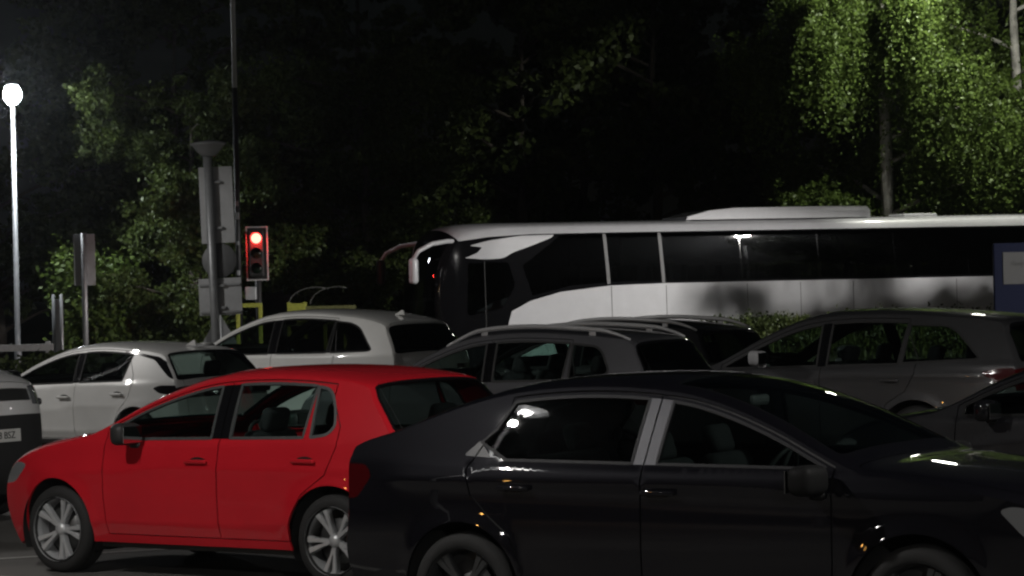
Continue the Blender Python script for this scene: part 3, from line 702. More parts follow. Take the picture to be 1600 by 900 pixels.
make_car('crossover_car', 'grey crossover with pale roof rails between red hatchback and black saloon', 'car', DX, (-.08, 28.95, 0), R(150), None, GRP,
         dict(paint=P_grey, low_mat=M_black, clad=True, trim=M_black, handle_mat=P_grey, rim='ten', rails=(.30, -1.76, mat('satin_rail', (.50, .50, .51), .45, metal=.4)), glass=dict(side=G_clear, backlight=G_dark)))
make_car('crossover_car', 'black crossover with silver roof rails, behind the grey crossover', 'car', DX, (1.0, 33.5, 0), R(144.5), None, GRP,
         dict(paint=P_dark, low_mat=M_black, clad=True, handle_mat=P_dark, rim='ten', rails=(.30, -1.76, MATS['satin_rail']), glass=dict(side=G_mid, backlight=G_dark)))
make_car('estate_car', 'tall dark grey estate car in front of the grassy bank at right', 'car', DE, (3.37, 29.37, 0), R(144.5), None, GRP,
         dict(paint=P_silver, low_mat=M_black, trim=M_black, handle_mat=P_silver, rim='ten', mirror_mat=mat('mirror_shell', (.35, .35, .36), .4), glass=dict(side=G_mid, backlight=G_dark)))
make_car('hatchback', 'black hatchback cut off by the right edge of the picture', 'car', DH, (4.36, 20.85, 0), R(144.5), None, GRP,
         dict(paint=P_dark, low_mat=M_black, mirror_mat=M_gloss, handle_mat=M_chrome, rim='ten', rim_mat=M_alloy_dark, glass=dict(side=G_clear, backlight=G_dark)))
van = make_car('small_van', 'pale van with black bumper cut off by the left edge', 'van', DV, (-6.40, 25.9, .0), R(-32.5), None, GRP,
         dict(paint=P_van, bump_mat=M_black, low_mat=M_black, mirror_mat=M_black, handle_mat=M_black, rim='five_wide', glass=dict(side=G_mid)))
pl = obj('number_plate', box((0, 0, 0), (.012, .52, .112), .003, 1), M_plate, van, (2.232, 0, .78)); pl.rotation_euler = (0, R(-3), 0)
tm = text_mesh('AK68 BSZ', .088); o = obj('plate_text', tm, M_ink, pl, (.0075, 0, 0), (R(90), 0, R(90)))
for sd in (1, -1):
    lo_ = obj('headlight_reflector', box((1.99, sd * .70, 1.05), (.10, .16, .07), .03, 3), M_chrome, van)

# ------------------------------------------------------------------ coach
def make_coach():
    root = empty('coach', (0, 0, 0)); tag(root, 'long white coach with black window band driving past behind the bank', 'coach')
    yaw = R(180 + 17); c, s = math.cos(yaw), math.sin(yaw)
    corner = Vector((-1.02, 57.0)); fwd = Vector((c, s)); left = Vector((-s, c))
    ctr = corner - fwd * 6.35 - left * 1.25
    root.location = (ctr.x, ctr.y, -.205); root.rotation_euler = (0, 0, yaw)
    e = [(6.40, .35, .26), (6.58, .70, .36), (6.68, 1.20, .42), (6.70, 1.9, .44), (6.64, 2.5, .44), (6.46, 2.98, .40), (6.22, 3.20, .28), (5.60, 3.345, .16), (4.5, 3.375, .13), (2.0, 3.38, .13),
         (-3, 3.38, .13), (-7.2, 3.38, .13), (-7.55, 3.28, .10), (-7.62, 2.9, .10), (-7.65, 2.0, .12), (-7.65, 1.2, .12), (-7.60, .35, .10)]
    E = Edge(e)
    def W(x, z):
        y = np.full_like(x, 1.265) - .14 * np.clip((x - 5.4) / 1.3, 0, 1.2) ** 2 - .06 * np.clip((-x - 7.1) / .6, 0, 1.2) ** 2
        y = y - .05 * np.clip((z - 2.1) / 1.2, 0, 1.2) ** 2 - .10 * np.clip((z - 3.15) / .25, 0, 1.2) ** 2 - .03 * np.clip((.8 - z) / .5, 0, 1) ** 2
        return y
    fside = lambda Q: np.stack([Q[:, 0], W(Q[:, 0], Q[:, 1]), Q[:, 1]], 1)
    We = W(E.t[:, 0], E.t[:, 1]); k = .985; sk = math.sqrt(1 - k)
    def frib(Q):
        x, z, h, nx, nz = E.at(Q[:, 0]); we = np.interp(Q[:, 0], E.s, We); u = np.clip(np.abs(Q[:, 1]) / we, 0, 1)
        b = (np.sqrt(np.maximum(1 - k * u ** 2.6, 1e-6)) - sk) / (1 - sk)
        return np.stack([x + nx * h * b, Q[:, 1], z + nz * h * b], 1)
    X = lambda d: 6.35 - d
    outer = np.vstack([E.t[:, :2], [[-7.58, .33], [6.35, .33]]])
    band = [(X(-.6), 2.98), (X(-.2), 3.10), (X(.6), 3.20), (X(1.5), 3.245), (X(3), 3.25), (-7.50, 3.25), (-7.50, 2.17), (X(4.4), 2.18), (X(3.2), 2.16), (X(2.1), 2.05), (X(1.45), 1.88), (X(1.05), 1.68), (X(.93), 1.3), (X(.90), .45), (X(-.6), .45)]
    sw = rpoly([(X(2.0), 3.225, .02), (X(1.3), 3.215), (X(.62), 3.13, .1), (X(.20), 3.03, .05), (X(.46), 2.99, .03), (X(.36), 2.88, .05), (X(.10), 2.78, .03), (X(.50), 2.745, .1), (X(.90), 2.76, .1), (X(1.08), 2.87, .1), (X(1.55), 3.02, .2), (X(1.95), 3.17, .03)])
    regs = [('glassband', np.array(band))]
    splits = [3.15, 4.35, 6.1, 7.85, 9.6, 11.3, 12.7]
    edges_ = [1.25] + splits + [13.75]
    for i, (a, b) in enumerate(zip(edges_[:-1], edges_[1:])):
        a2 = a + (.045 if a < 5 else .008); b2 = b - (.045 if b < 5 else .008)
        lo = 2.22 if i else 2.22
        if i == 0: p = [(X(2.15), 3.22), (X(b2 - .06), 3.22), (X(b2), 2.22), (X(2.3), 2.17), (X(1.5), 1.98), (X(1.3), 2.6)]
        else: p = [(X(a2 - .06), 3.22), (X(b2 - .06), 3.22), (X(b2), 2.23), (X(a2), 2.23)]
        regs.append((f'window{i}', np.array(p)))
    regs.append(('windowdriver', rpoly([(X(.16), 2.68, .05), (X(1.0), 2.68, .05), (X(1.14), 2.2, .1), (X(.86), 1.75, .1), (X(.12), 1.6, .1)])))
    regs.append(('door', np.array([(X(.06), 2.72), (X(.86), 2.72), (X(.86), .42), (X(.16), .42)])))
    regs[-1], regs[-2] = regs[-2], regs[-1]
    regs.append(('swoosh', sw))
    for d in splits[:2]:  # pale strips paint the reflection seen in these two window gaps
        regs.append((f'strip{d}', np.array([(X(d - .105), 3.23), (X(d - .035), 3.23), (X(d + .035), 2.19), (X(d - .035), 2.19)])))
    th = np.linspace(0, 2 * math.pi, 41)[:-1]
    for xw in (3.75, -3.4, -4.8): regs.append(('hole', np.stack([xw + .58 * np.cos(th), .5 + .58 * np.sin(th)], 1)))
    lines = [('seam', np.array([(X(d), 2.14), (X(d + .02), .33)]), False, .014) for d in (3.2, 4.4, 6.2, 7.4, 8.6, 11.0, 12.6)] + [('seam', np.array([(X(1.5), .75), (-7.6, .75)]), False, .014)]
    lines += [('seam', np.array([(X(.5), 2.7), (X(.52), .45)]), False, .02)]
    ch = chart(outer, regs, lines, .16, fside, fine=.10)
    PW = paint('coach_white', (.56, .56, .58), 0, .38)
    GC = glass('coach_glass', .06, color=(.9, .95, 1)); GD = glass('coach_door_glass', .30)
    names = dict(body='body_side', glassband='window_surround', swoosh='white_flash', strip='reflection_strip', seam='panel_seam', door='entrance_door', windowdriver='door_window')
    mats = dict(body=PW, glassband=M_gloss, swoosh=PW, strip=mat('gap_reflection_grey', (.13, .13, .13), .5), seam=M_seal, door=M_gloss, windowdriver=GD)
    for key, data in ch.items():
        w = key.startswith('window') and key != 'windowdriver'
        off = .004 if key.startswith(('swoosh', 'strip')) else (-.004 if key == 'seam' else 0)
        o = obj('window' if w else names.get(key, 'reflection_strip'), mesh_from(key, [chart_arrays(data, fside, -1, off, 0 if (w or key == 'glassband') else .03)]), GC if w else mats.get(key, mats['strip']), root)
        o2 = o.copy(); link(o2); o2.parent = root; o2.scale = (1, -1, 1)
        if key == 'door': o2.name = 'side_panel'
    sg = np.linspace(0, E.s[-1], 200); wg = np.interp(sg, E.s, We) * .9995
    outer = np.vstack([np.stack([sg, wg], 1), np.stack([sg, -wg], 1)[::-1]])
    def rp(p):
        p = resample(rpoly(p), .12, True); q = E.s_of(p[:, 0]); return np.stack([q, p[:, 1] * np.interp(q, E.s, We)], 1)
    ch = chart(outer, [('bumper', rp([(-.2, -1.01), (1.4, -1.01), (1.4, 1.01), (-.2, 1.01)])), ('brow', rp([(1.9, -1.01), (5.55, -1.01), (5.55, 1.01), (1.9, 1.01)])),
                       ('windscreen', rp([(1.75, -.95, .1), (5.0, -.93, .2), (5.0, .93, .2), (1.75, .95, .1)])),
                       ('backlight', rp([(13.1, -.8, .1), (14.2, -.8, .1), (14.2, .8, .1), (13.1, .8, .1)]))], [('seal', rp([(1.75, -.95, .1), (5.0, -.93, .2), (5.0, .93, .2), (1.75, .95, .1)]), True, .04)], .2, frib, fine=.12)
    nm = dict(body='roof_shell', bumper='front_bumper', brow='windscreen_surround', windscreen='windscreen', backlight='rear_window', seal='screen_seal')
    mm = dict(body=PW, bumper=PW, brow=M_gloss, windscreen=GD, backlight=GC, seal=M_gloss)
    for key, data in ch.items():
        obj(nm[key], mesh_from(key, [chart_arrays(data, frib, -1, -.004 if key == 'windscreen' else 0, 0 if key == 'windscreen' else .03)]), mm[key], root)
    # roof air-conditioning pod
    pod = prism([(-2.1, 0), (-2.1, .16), (-2.02, .235), (-1.0, .245), (1.0, .235), (1.55, .19), (2.05, .07), (2.1, 0)], 1.7)
    bmesh.ops.bevel(pod, geom=[e for e in pod.edges if abs(e.verts[0].co.y) > .8 and abs(e.verts[1].co.y) > .8 and e.verts[0].co.y * e.verts[1].co.y > 0 and max(v.co.z for v in e.verts) > .05], offset=.08, segments=4, affect='EDGES')
    for f in pod.faces: f.smooth = False
    obj('air_conditioning_pod', pod, PW, root, (X(7.15), 0, 3.495))
    obj('pod_grille', box((X(6.9), 0, 3.745), (1.5, .9, .02), .005), M_black, root)
    obj('roof_hatch', box((X(10.6), 0, 3.53), (.8, .8, .07), .03), PW, root)
    # interior: floor, dash, seats, driver wheel
    obj('floor_pan', box((-.4, 0, .75), (13.6, 2.2, .5)), M_black, root)
    sm = None
    for i in range(12):
        for yy in (-.62, .62):
            bmx = bmesh.new() if sm is None else None
            if bmx is not None:
                bm_box(bmx, (0, 0, .5), (.5, .95, .16), .05, 2); bm_box(bmx, (-.25, 0, .95), (.14, .95, .95), .05, 2, Matrix.Rotation(R(0), 3, 'Y'))
                sm = obj('passenger_seat', bmx, M_seat, root, (3.6 - i * .78, yy, 1.15)).data
            else: obj('passenger_seat', sm, M_seat, root, (3.6 - i * .78, yy, 1.15))
    obj('driver_seat', seat_mesh(.55), M_seat, root, (4.9, -.6, 1.2))
    obj('dashboard', box((6.2, 0, 1.35), (.5, 1.9, .5), .1, 3), M_dash, root)
    # mirrors on drooping arms, one at each front corner
    for sd, mt_ in ((1, PW), (-1, PW)):
        arm = [(6.3, sd * .98, 3.12), (6.6, sd * 1.14, 3.13), (6.95, sd * 1.25, 3.08), (7.25, sd * 1.30, 2.94), (7.36, sd * 1.32, 2.78)]
        a = obj('mirror_arm', tube(arm, [.045, .05, .048, .045, .04], 10), mt_, root)
        bm = bmesh.new(); bm_box(bm, (7.37, sd * 1.33, 2.54), (.16, .24, .52), .06, 3)
        for f in bm.faces: f.smooth = True
        h = obj('mirror_housing', bm, mt_ if sd > 0 else M_black, a)
        obj('mirror_glass', box((7.285, sd * 1.33, 2.54), (.006, .18, .42), .002, 1), M_mirror, h)
    for y in (-.75, .75, .42): obj('marker_lamp', box((6.62, y, 3.19), (.05, .10, .05), .012), mat('marker_light', (.8, .85, 1), .3, emit=(.75, .8, 1), estr=2.5), root)
    for sd in (1, -1): obj('headlamp', box((6.84, sd * .85, .80), (.16, .42, .20), .06, 3), M_lampglass, root)
    class T: tyre = .5; tyre_w = .30
    for xw in (3.75, -3.4, -4.8):
        for sd in (1, -1): add_wheel(root, xw, sd, T, 'ten', M_alloy, 1.23)
    return root
make_coach()

# ------------------------------------------------------------------ lamps
def emit_mat(name, col, st):
    return mat(name, (.8, .8, .8), .4, emit=col, estr=st)
def lamp_head(root, z, w, col, power, ax, ay, r=.16, cut=None, aim=None, globe=False):
    """a LED post-top lantern: flat canopy with a glowing bowl under it"""
    bm = bmesh.new(); bm_lathe(bm, [(.001, .13), (.12, .125), (.22, .085), (.275, .03), (.28, 0), (.255, -.01), (.245, .0), (.001, .0)], 32); bmesh.ops.recalc_face_normals(bm, faces=bm.faces)
    c_ = obj('lamp_canopy', bm, M_galv, root, (ax, ay, z + (.20 if globe else .06)))
    if globe: c_.scale = (.5, .5, .5)
    bm = bmesh.new(); bm_lathe(bm, [(.10, .20), (.15, .15), (.185, .06), (.19, -.02), (.165, -.10), (.12, -.16), (.08, -.20), (.05, -.21)] if globe else [(.235, .06), (.25, .0), (.245, -.09), (.21, -.17), (.14, -.225), (.06, -.25), (.001, -.255)], 32); bmesh.ops.recalc_face_normals(bm, faces=bm.faces)
    bw = obj('lamp_bowl', bm, emit_mat('led_bowl_' + w, col, 120 if globe else 60), root, (ax, ay, z))
    if w == 'b': bw.scale = (.5, .5, .5)
    ld = bpy.data.lights.new('lamp_light', 'SPOT' if cut else 'POINT')
    if cut: ld.spot_size = R(cut); ld.spot_blend = .12   # cut-off optics: no light above the rim
    ld.energy = power; ld.color = col; ld.shadow_soft_size = r
    if globe:   # the globe also glows softly all round
        l2 = bpy.data.lights.new('globe_glow', 'POINT'); l2.energy = 110; l2.color = col; l2.shadow_soft_size = .18
        o2 = bpy.data.objects.new('globe_glow', l2); link(o2); o2.parent = root; o2.location = (ax, ay - .42, z)
    lo = bpy.data.objects.new('lamp_light', ld); link(lo); lo.parent = root; lo.location = (ax, ay, z - .5) if not globe else (ax + .25, ay - .30, z - .36)
    if aim: lo.rotation_euler = Vector(aim).to_track_quat('-Z', 'Y').to_euler()
def street_lamp(name, label, x, y, h, power, col=(1, .97, .93), z0=0., w='a', r=.16, cut=None, aim=None, arm=0., globe=False):
    root = empty(name, (x, y, z0)); tag(root, label, 'street lamp', 'lamp columns round the car park')
    obj('column', tube([(0, 0, 0), (0, 0, 1.1), (0, 0, 1.15), (0, 0, h - .12)], [.085, .085, .06, .045], 14), M_galv, root)
    obj('base_door', box((0, -.083, .55), (.09, .012, .45), .004), M_galv, root)
    obj('collar', tube([(0, 0, h - .22), (0, 0, h - .05)], .06, 12), M_galv, root)
    if arm: obj('bracket_arm', tube([(0, 0, h - .3), (arm * .4, 0, h + .15), (arm, 0, h + .17)], .035, 10), M_galv, root)
    lamp_head(root, h, w, col, power, arm, 0, r, cut, aim, globe)
    return root
street_lamp('street_lamp', 'lit street lamp on a tall pale column at the left edge', -10.55, 60, 6.5, 850, z0=-.2, w='left', col=(.93, .97, 1), globe=True, cut=100, aim=(.42, -.02, -1.0))
# lamps outside the picture
street_lamp('street_lamp', 'car park lamp standing left of the camera', -6.1, 13.8, 7.5, 2450, w='b', r=.09, cut=152)
street_lamp('street_lamp', 'car park lamp standing behind the camera', 3.5, -9, 7.6, 4200, w='c', r=.2, cut=166)
street_lamp('street_lamp', 'added lamp right of the camera, brightening the pale van', 9.5, 13.5, 7.5, 2400, w='g', r=.2, cut=152)  # added to brighten the front of the van
street_lamp('street_lamp', 'added lamp left of the far bays, brightening the SUV and sign backs', -12.2, 34, 7.5, 1900, w='f', r=.2, cut=154)  # added to light the SUV and the sign backs
street_lamp('street_lamp', 'road lamp far right, shining on the side of the coach', 23.6, 35.6, 8.0, 34000, w='d', r=.25, cut=80, aim=(-.75, .65, -1.0))
street_lamp('street_lamp', 'road lamp lighting the birch, beyond the right edge', 13.0, 61.0, 10.8, 2600, col=(1, 1, .88), z0=-.2, w='e', r=.2, arm=-2.4, cut=104, aim=(-.12, .75, -1.0))
street_lamp('street_lamp', 'amber lamp at the far left end of the car park', -26, 1.5, 5.0, 260, col=(1, .5, .12), w='amber', r=.15)
street_lamp('street_lamp', 'added low white lamp at far left, for glints on the cars', -24, -3.5, 5.0, 420, w='h', r=.15)  # added for small bright dots on the car paint

# ------------------------------------------------------------------ signs and signals
def post(root, h, r=.057, lean=0.): return obj('post', tube([(0, 0, 0), (lean * h / 2, 0, h / 2), (lean * h, 0, h)], r, 14), M_galv, root)
def plate_rect(root, cx, cz, w, h, y=.07, m=None, chan=()):
    p = obj('sign_plate', box((cx, y, cz), (w, .012, h), .004), m or M_signback, root)
    for f in chan: obj('rail_channel', box((cx, y - .022, cz + f * h), (w * .96, .03, .035), .004), M_galv, p)
    for f in (-.3, .3): obj('clip', box((cx * 1.0, y - .03, cz + f * h), (.16, .05, .04), .006), M_galv, p)
    return p
# tall post with three sign backs and a flared unlit lantern
t = empty('sign_post', (-4.40, 42, 0)); tag(t, 'grey post carrying three sign backs below a flared unlit lantern', 'sign post'); t.rotation_euler = (0, R(-1.4), 0)
post(t, 4.05, .065)
plate_rect(t, .10, 3.30, .50, 1.14); plate_rect(t, .09, 1.93, .64, .55, chan=(.32, -.42))
bm = bmesh.new(); rg = bm_lathe(bm, [(.001, -.006), (.255, -.006), (.26, 0), (.255, .006), (.001, .006)], 40, 'Y'); bmesh.ops.recalc_face_normals(bm, faces=bm.faces)
obj('round_plate', bm, mat('sign_back_dark', (.15, .155, .16), .6, metal=.2, noise=.1), t, (.10, .07, 2.47))
bm = bmesh.new(); bm_lathe(bm, [(.001, 0), (.10, 0), (.17, .07), (.245, .16), (.27, .18), (.25, .205), (.10, .23), (.001, .232)], 32); bmesh.ops.recalc_face_normals(bm, faces=bm.faces)
obj('lantern', bm, mat('lantern_frost', (.36, .37, .38), .25, coat=.5), t, (.02, 0, 4.03))
# triangle warning sign seen from behind
t = empty('warning_sign', (-4.85, 46.5, -.02)); tag(t, 'small triangular sign seen from behind, low beside the sign post', 'sign')
post(t, 1.75, .038); o = obj('sign_plate', prism([tuple(p) for p in rpoly([(-.30, -.26, .05), (.30, -.26, .05), (0, .26, .05)])], .012), MATS['sign_back_dark'], t, (0, .05, 1.42))
# left sign back and its short neighbour
t = empty('sign_post', (-8.80, 58, -.22)); tag(t, 'single tall sign back on a post near the left tree', 'sign post')
post(t, 3.5, .06); plate_rect(t, .0, 2.95, .44, 1.06)
t = empty('marker_post', (-9.45, 58.5, -.22)); tag(t, 'narrow twin-post marker left of the single sign back', 'post')
for dx in (-.08, .08): obj('post', tube([(dx, 0, 0), (dx, 0, 2.25)], .035, 10), M_galv, t)
obj('panel', box((0, .0, 1.6), (.13, .02, 1.1), .004), M_signback, t)
# white rail fence at far left
t = empty('rail_fence', (-13.5, 57.2, -.22)); tag(t, 'low white rail fence below the street lamp at left', 'fence')
M_wrail = mat('rail_white', (.26, .26, .26), .6, noise=.15)
for i in range(4): obj('fence_post', box((i * 1.35, 0, .65), (.10, .10, 1.3), .01), M_wrail, t)
for z in (1.18, .70): obj('rail', box((2.02, -.065, z), (4.3, .03, .14), .006), M_wrail, t)
# traffic signal
def traffic_signal():
    t = empty('traffic_light', (-5.05, 56, -.22)); tag(t, 'traffic light showing red on a black board edged in white', 'traffic light')
    obj('post', tube([(0, .12, 0), (0, .12, 3.1)], .06, 14), M_black, t)
    zc = 2.97
    obj('backing_board', box((0, .0, zc), (.40, .02, 1.02), .003), mat('board_black', (.010, .010, .010), .6), t)
    fr = bmesh.new()
    for dx in (-.205, .205): bm_box(fr, (dx, -.003, zc), (.03, .026, 1.08), .004)
    for dz in (-.525, .525): bm_box(fr, (0, -.003, zc + dz), (.38, .026, .03), .004)
    obj('board_border', fr, mat('border_white', (.42, .40, .40), .6), t)
    hd = obj('signal_head', box((0, -.09, zc), (.28, .16, .92), .03, 3), M_black, t)
    for i, dz in enumerate((.30, 0, -.30)):
        m = [mat('red_signal_lit', (.9, .1, .08), .3, emit=(1, .07, .05), estr=14), mat('amber_off', (.012, .009, .004), .3, spec=.2), mat('green_off', (.004, .010, .006), .3, spec=.2)][i]
        bm = bmesh.new(); bm_lathe(bm, [(.001, -.035), (.05, -.03), (.09, -.012), (.105, .01)], 28, 'Y'); bmesh.ops.recalc_face_normals(bm, faces=bm.faces)
        obj('signal_lens', bm, m, hd, (0, -.175, zc + dz))
        bm = bmesh.new(); bm_lathe(bm, [(.118, .0), (.118, -.17), (.123, -.17), (.123, .0)], 24, 'Y', R(10), R(170)); bmesh.ops.recalc_face_normals(bm, faces=bm.faces)
        obj('visor', bm, M_black, hd, (0, -.165, zc + dz))
    obj('push_button_unit', box((-.14, -.02, 2.18), (.22, .14, .26), .02), M_signback, t)
    ld = bpy.data.lights.new('signal_glow', 'SPOT'); ld.spot_size = R(160); ld.energy = 40; ld.color = (1, .04, .03); ld.shadow_soft_size = .09
    lo = bpy.data.objects.new('signal_glow', ld); link(lo); lo.parent = t; lo.location = (0, -.42, zc + .30); lo.rotation_euler = (R(75), 0, 0)
traffic_signal()
# tall thin mast behind the signal: light falling on its top painted as two tones
t = empty('lamp_column', (-5.52, 57, -.22)); tag(t, 'tall thin mast beside the traffic light, lit upper part painted pale', 'mast')
obj('lower_section', tube([(0, 0, 0), (0, 0, 6.35)], .055, 12), mat('mast_shade', (.012, .012, .013), .5), t)
obj('upper_section', tube([(0, 0, 6.35), (0, 0, 10.5)], .05, 12), mat('mast_lit', (.5, .5, .5), .5), t)
for z, s in ((4.0, .10), (3.75, .14), (3.2, .08), (2.6, .10)): obj('mast_glint', box((.0, -.07, z), (s * .6, .05, s), .008), M_galv, t)  # small boxes added for the glints along the mast
# yellow hooped barrier
t = empty('yellow_barrier', (-5.12, 52.5, -.12)); tag(t, 'yellow painted barrier frame with hoops behind the white SUV', 'barrier')
M_yel = mat('yellow_paint', (.32, .33, .05), .6, noise=.25)
for dx in (.0, .42, .95, 1.25, 1.62, 2.0): obj('upright', box((dx, 0, .95), (.07, .05, 1.9 if dx < 1.3 else 1.55), .006), M_yel, t)
for a, b, z in ((.0, .45, 1.86), (.92, 2.2, 1.78), (.92, 2.2, 1.50)): obj('rail', box(((a + b) / 2, -.055, z), (b - a, .05, .08), .006), M_yel if b < 1 else mat('dull_rail', (.12, .12, .04), .8, noise=.3), t)  # right-hand rails in a darker brownish yellow
obj('panel', box((1.10, -.10, 1.70), (.34, .03, .36), .006), M_yel, t)
for x0 in (.95, 1.35): obj('hoop', tube([(x0 + .5 - .5 * math.cos(a), .02, 1.85 + .32 * math.sin(a)) for a in np.linspace(0, math.pi * .62, 12)], .010, 6), mat('hoop_steel', (.10, .10, .09), .6), t)
# blue information board at right
t = empty('information_board', (8.97, 47.5, 0)); tag(t, 'dark blue information board with a grey panel at the right edge', 'sign')
M_blue = mat('board_blue', (.003, .0045, .015), .5, spec=.1)
b_ = obj('board', box((0, 0, 1.45), (1.7, .10, 2.15), .02), M_blue, t)
g_ = obj('grey_panel', box((.06, -.055, 2.10), (1.5, .012, .54), .003), mat('panel_grey', (.05, .05, .05), .6, spec=.2), b_)
obj('panel_text', text_mesh('Royal', .13), mat('text_dark', (.03, .03, .03), .5), g_, (-.40, -.065, 2.18), (R(90), 0, 0))
for dx in (-.8, .8): obj('leg', tube([(dx, .09, 0), (dx, .09, 2.45)], .04, 10), M_galv, t)

# ------------------------------------------------------------------ vegetation
def leaf_mat(name, col, var=.35, trans=.25):
    m = bpy.data.materials.new(name); m.use_nodes = True; nt = m.node_tree; nt.nodes.clear(); L = nt.links.new
    o = nt.nodes.new('ShaderNodeOutputMaterial'); d = nt.nodes.new('ShaderNodeBsdfDiffuse'); tr = nt.nodes.new('ShaderNodeBsdfTranslucent'); mx = nt.nodes.new('ShaderNodeMixShader'); mx.inputs[0].default_value = trans
    gi = nt.nodes.new('ShaderNodeNewGeometry'); r = nt.nodes.new('ShaderNodeValToRGB')
    r.color_ramp.elements[0].color = (col[0] * (1 - var), col[1] * (1 - var), col[2] * (1 - var), 1); r.color_ramp.elements[1].color = (col[0] * (1 + var) * 1.1, col[1] * (1 + var), col[2] * (1 + var) * .9, 1)
    L(gi.outputs['Random Per Island'], r.inputs[0]); L(r.outputs[0], d.inputs[0]); L(r.outputs[0], tr.inputs[0])
    g = nt.nodes.new('ShaderNodeBsdfGlossy'); g.inputs['Roughness'].default_value = .45; g.inputs[0].default_value = (.9, .95, .85, 1); m2 = nt.nodes.new('ShaderNodeMixShader'); m2.inputs[0].default_value = .015
    L(d.outputs[0], mx.inputs[1]); L(tr.outputs[0], mx.inputs[2]); L(mx.outputs[0], m2.inputs[1]); L(g.outputs[0], m2.inputs[2]); L(m2.outputs[0], o.inputs[0])
    return m
ML_birch = leaf_mat('birch_leaf', (.070, .115, .026)); ML_dark = leaf_mat('evergreen_leaf', (.045, .065, .022)); ML_mid = leaf_mat('maple_leaf', (.060, .090, .026)); ML_grass = leaf_mat('grass_blade', (.055, .075, .020), .5)
M_bark = mat('bark', (.06, .05, .042), .9, noise=.35, nscale=8, bump=.8); M_birchbark = mat('birch_bark', (.30, .29, .27), .8, noise=.5, nscale=5)
def leaf_mesh(name, C, size, down=0.):
    """one mesh of small folded leaves at the points C"""
    n = len(C); a = rng.normal(size=(n, 3)); a[:, 2] -= down; a /= np.linalg.norm(a, axis=1, keepdims=True)
    b = np.cross(a, rng.normal(size=(n, 3))); b /= np.maximum(np.linalg.norm(b, axis=1, keepdims=True), 1e-6); c = np.cross(a, b)
    s = size * rng.uniform(.6, 1.35, (n, 1)); V = np.empty((n, 4, 3))
    V[:, 0] = C - a * s * .5; V[:, 1] = C + b * s * .32 + c * s * .08; V[:, 2] = C + a * s * .5; V[:, 3] = C - b * s * .32 + c * s * .08
    me = bpy.data.meshes.new(name); me.vertices.add(n * 4); me.vertices.foreach_set('co', V.ravel())
    me.loops.add(n * 4); me.loops.foreach_set('vertex_index', np.arange(n * 4)); me.polygons.add(n); me.polygons.foreach_set('loop_start', np.arange(n) * 4); me.polygons.foreach_set('loop_total', np.full(n, 4))
    me.update(); me.validate(); return me
def limbs(bm, base, top, r0, n, spread, zlo, zhi):
    pts = [base]; k = 7
    for i in range(1, k + 1):
        t = i / k; pts.append((base[0] + (top[0] - base[0]) * t + random.uniform(-.12, .12), base[1] + (top[1] - base[1]) * t + random.uniform(-.12, .12), base[2] + (top[2] - base[2]) * t))
    bm_tube(bm, pts, [r0 * (1 - .88 * i / k) for i in range(k + 1)], 9); tips = []
    for i in range(n):
        t = random.uniform(zlo, zhi); j = min(int(t * k), k - 1); p = Vector(pts[j]).lerp(Vector(pts[j + 1]), t * k - j)
        a = random.uniform(0, 2 * math.pi); l = spread * random.uniform(.55, 1.05) * (1.15 - .6 * abs(t - .45))
        q = [p + Vector((math.cos(a) * l * u, math.sin(a) * l * u, l * (.55 * u - .25 * u * u))) for u in (0, .35, .7, 1)]
        bm_tube(bm, q, [r0 * .32 * (1 - t * .5), r0 * .2, r0 * .12, .012], 6); tips += [q[1], q[2], q[3], q[2].lerp(q[3], .5)]
    return tips
def tree(name, label, x, y, h, spread, nleaf, size, m, bark=None, group='trees behind the road', habit='round', zlo=.15, seed=1, z0=-.22, sx=1.):
    global rng
    random.seed(seed); rng = np.random.default_rng(seed)
    root = empty(name, (x, y, z0)); tag(root, label, 'tree', group)
    bm = bmesh.new(); tips = limbs(bm, (0, 0, 0), (random.uniform(-.3, .3), 0, h * .93), .10 + h * .012, 17 if habit == 'birch' else 26, spread, zlo + .05, .95)
    obj('trunk', bm, bark or M_bark, root)
    T = np.array([tuple(t) for t in tips]); C = []
    if habit == 'birch':
        nst = nleaf // 46
        for i in range(nst):
            p = T[rng.integers(len(T))] + rng.normal(size=3) * (.26, .26, .22); ln = rng.uniform(.5, 2.4); k = 46; u = np.sort(rng.random(k))
            drift = rng.normal(size=2) * .25
            q = p + np.stack([drift[0] * u + rng.normal(size=k) * .06, drift[1] * u + rng.normal(size=k) * .06, -ln * u + .25 * np.sin(u * 3) + rng.normal(size=k) * .03], 1); C.append(q)
    else:
        nc = nleaf // 55
        for i in range(nc):
            p = T[rng.integers(len(T))] + rng.normal(size=3) * (.34, .34, .30) * spread * .28; r = rng.uniform(.14, .42) * (.6 + spread * .12); k = 55
            d = rng.normal(size=(k, 3)); d /= np.linalg.norm(d, axis=1, keepdims=True); C.append(p + d * r * (rng.random((k, 1)) ** .45) * (1.1, 1.1, .75))
    C = np.vstack(C); C = C[C[:, 2] > .15]
    obj('crown', leaf_mesh(name + '_crown', C, size, .5 if habit == 'birch' else .15), m, root)
    root.scale = (sx, 1, 1)
    return root
tree('maple_tree', 'tree between the road lamp and the coach, beyond the right edge', 18.4, 46.4, 8.0, 2.6, 26000, .16, ML_mid, seed=8, zlo=.25)
tree('maple_tree', 'leafy tree lit on its left edge beside the left sign back', -6.75, 61.2, 6.9, 2.3, 75000, .105, ML_mid, seed=3, zlo=.10)
tree('maple_tree', 'dim green tree right of the traffic light', -3.5, 67, 7.8, 2.9, 75000, .105, ML_mid, seed=5, zlo=.1)
tree('birch_tree', 'tall drooping birch brightly lit at the upper right', 8.9, 66.5, 12.0, 3.3, 190000, .085, ML_birch, M_birchbark, habit='birch', seed=11, zlo=.25)
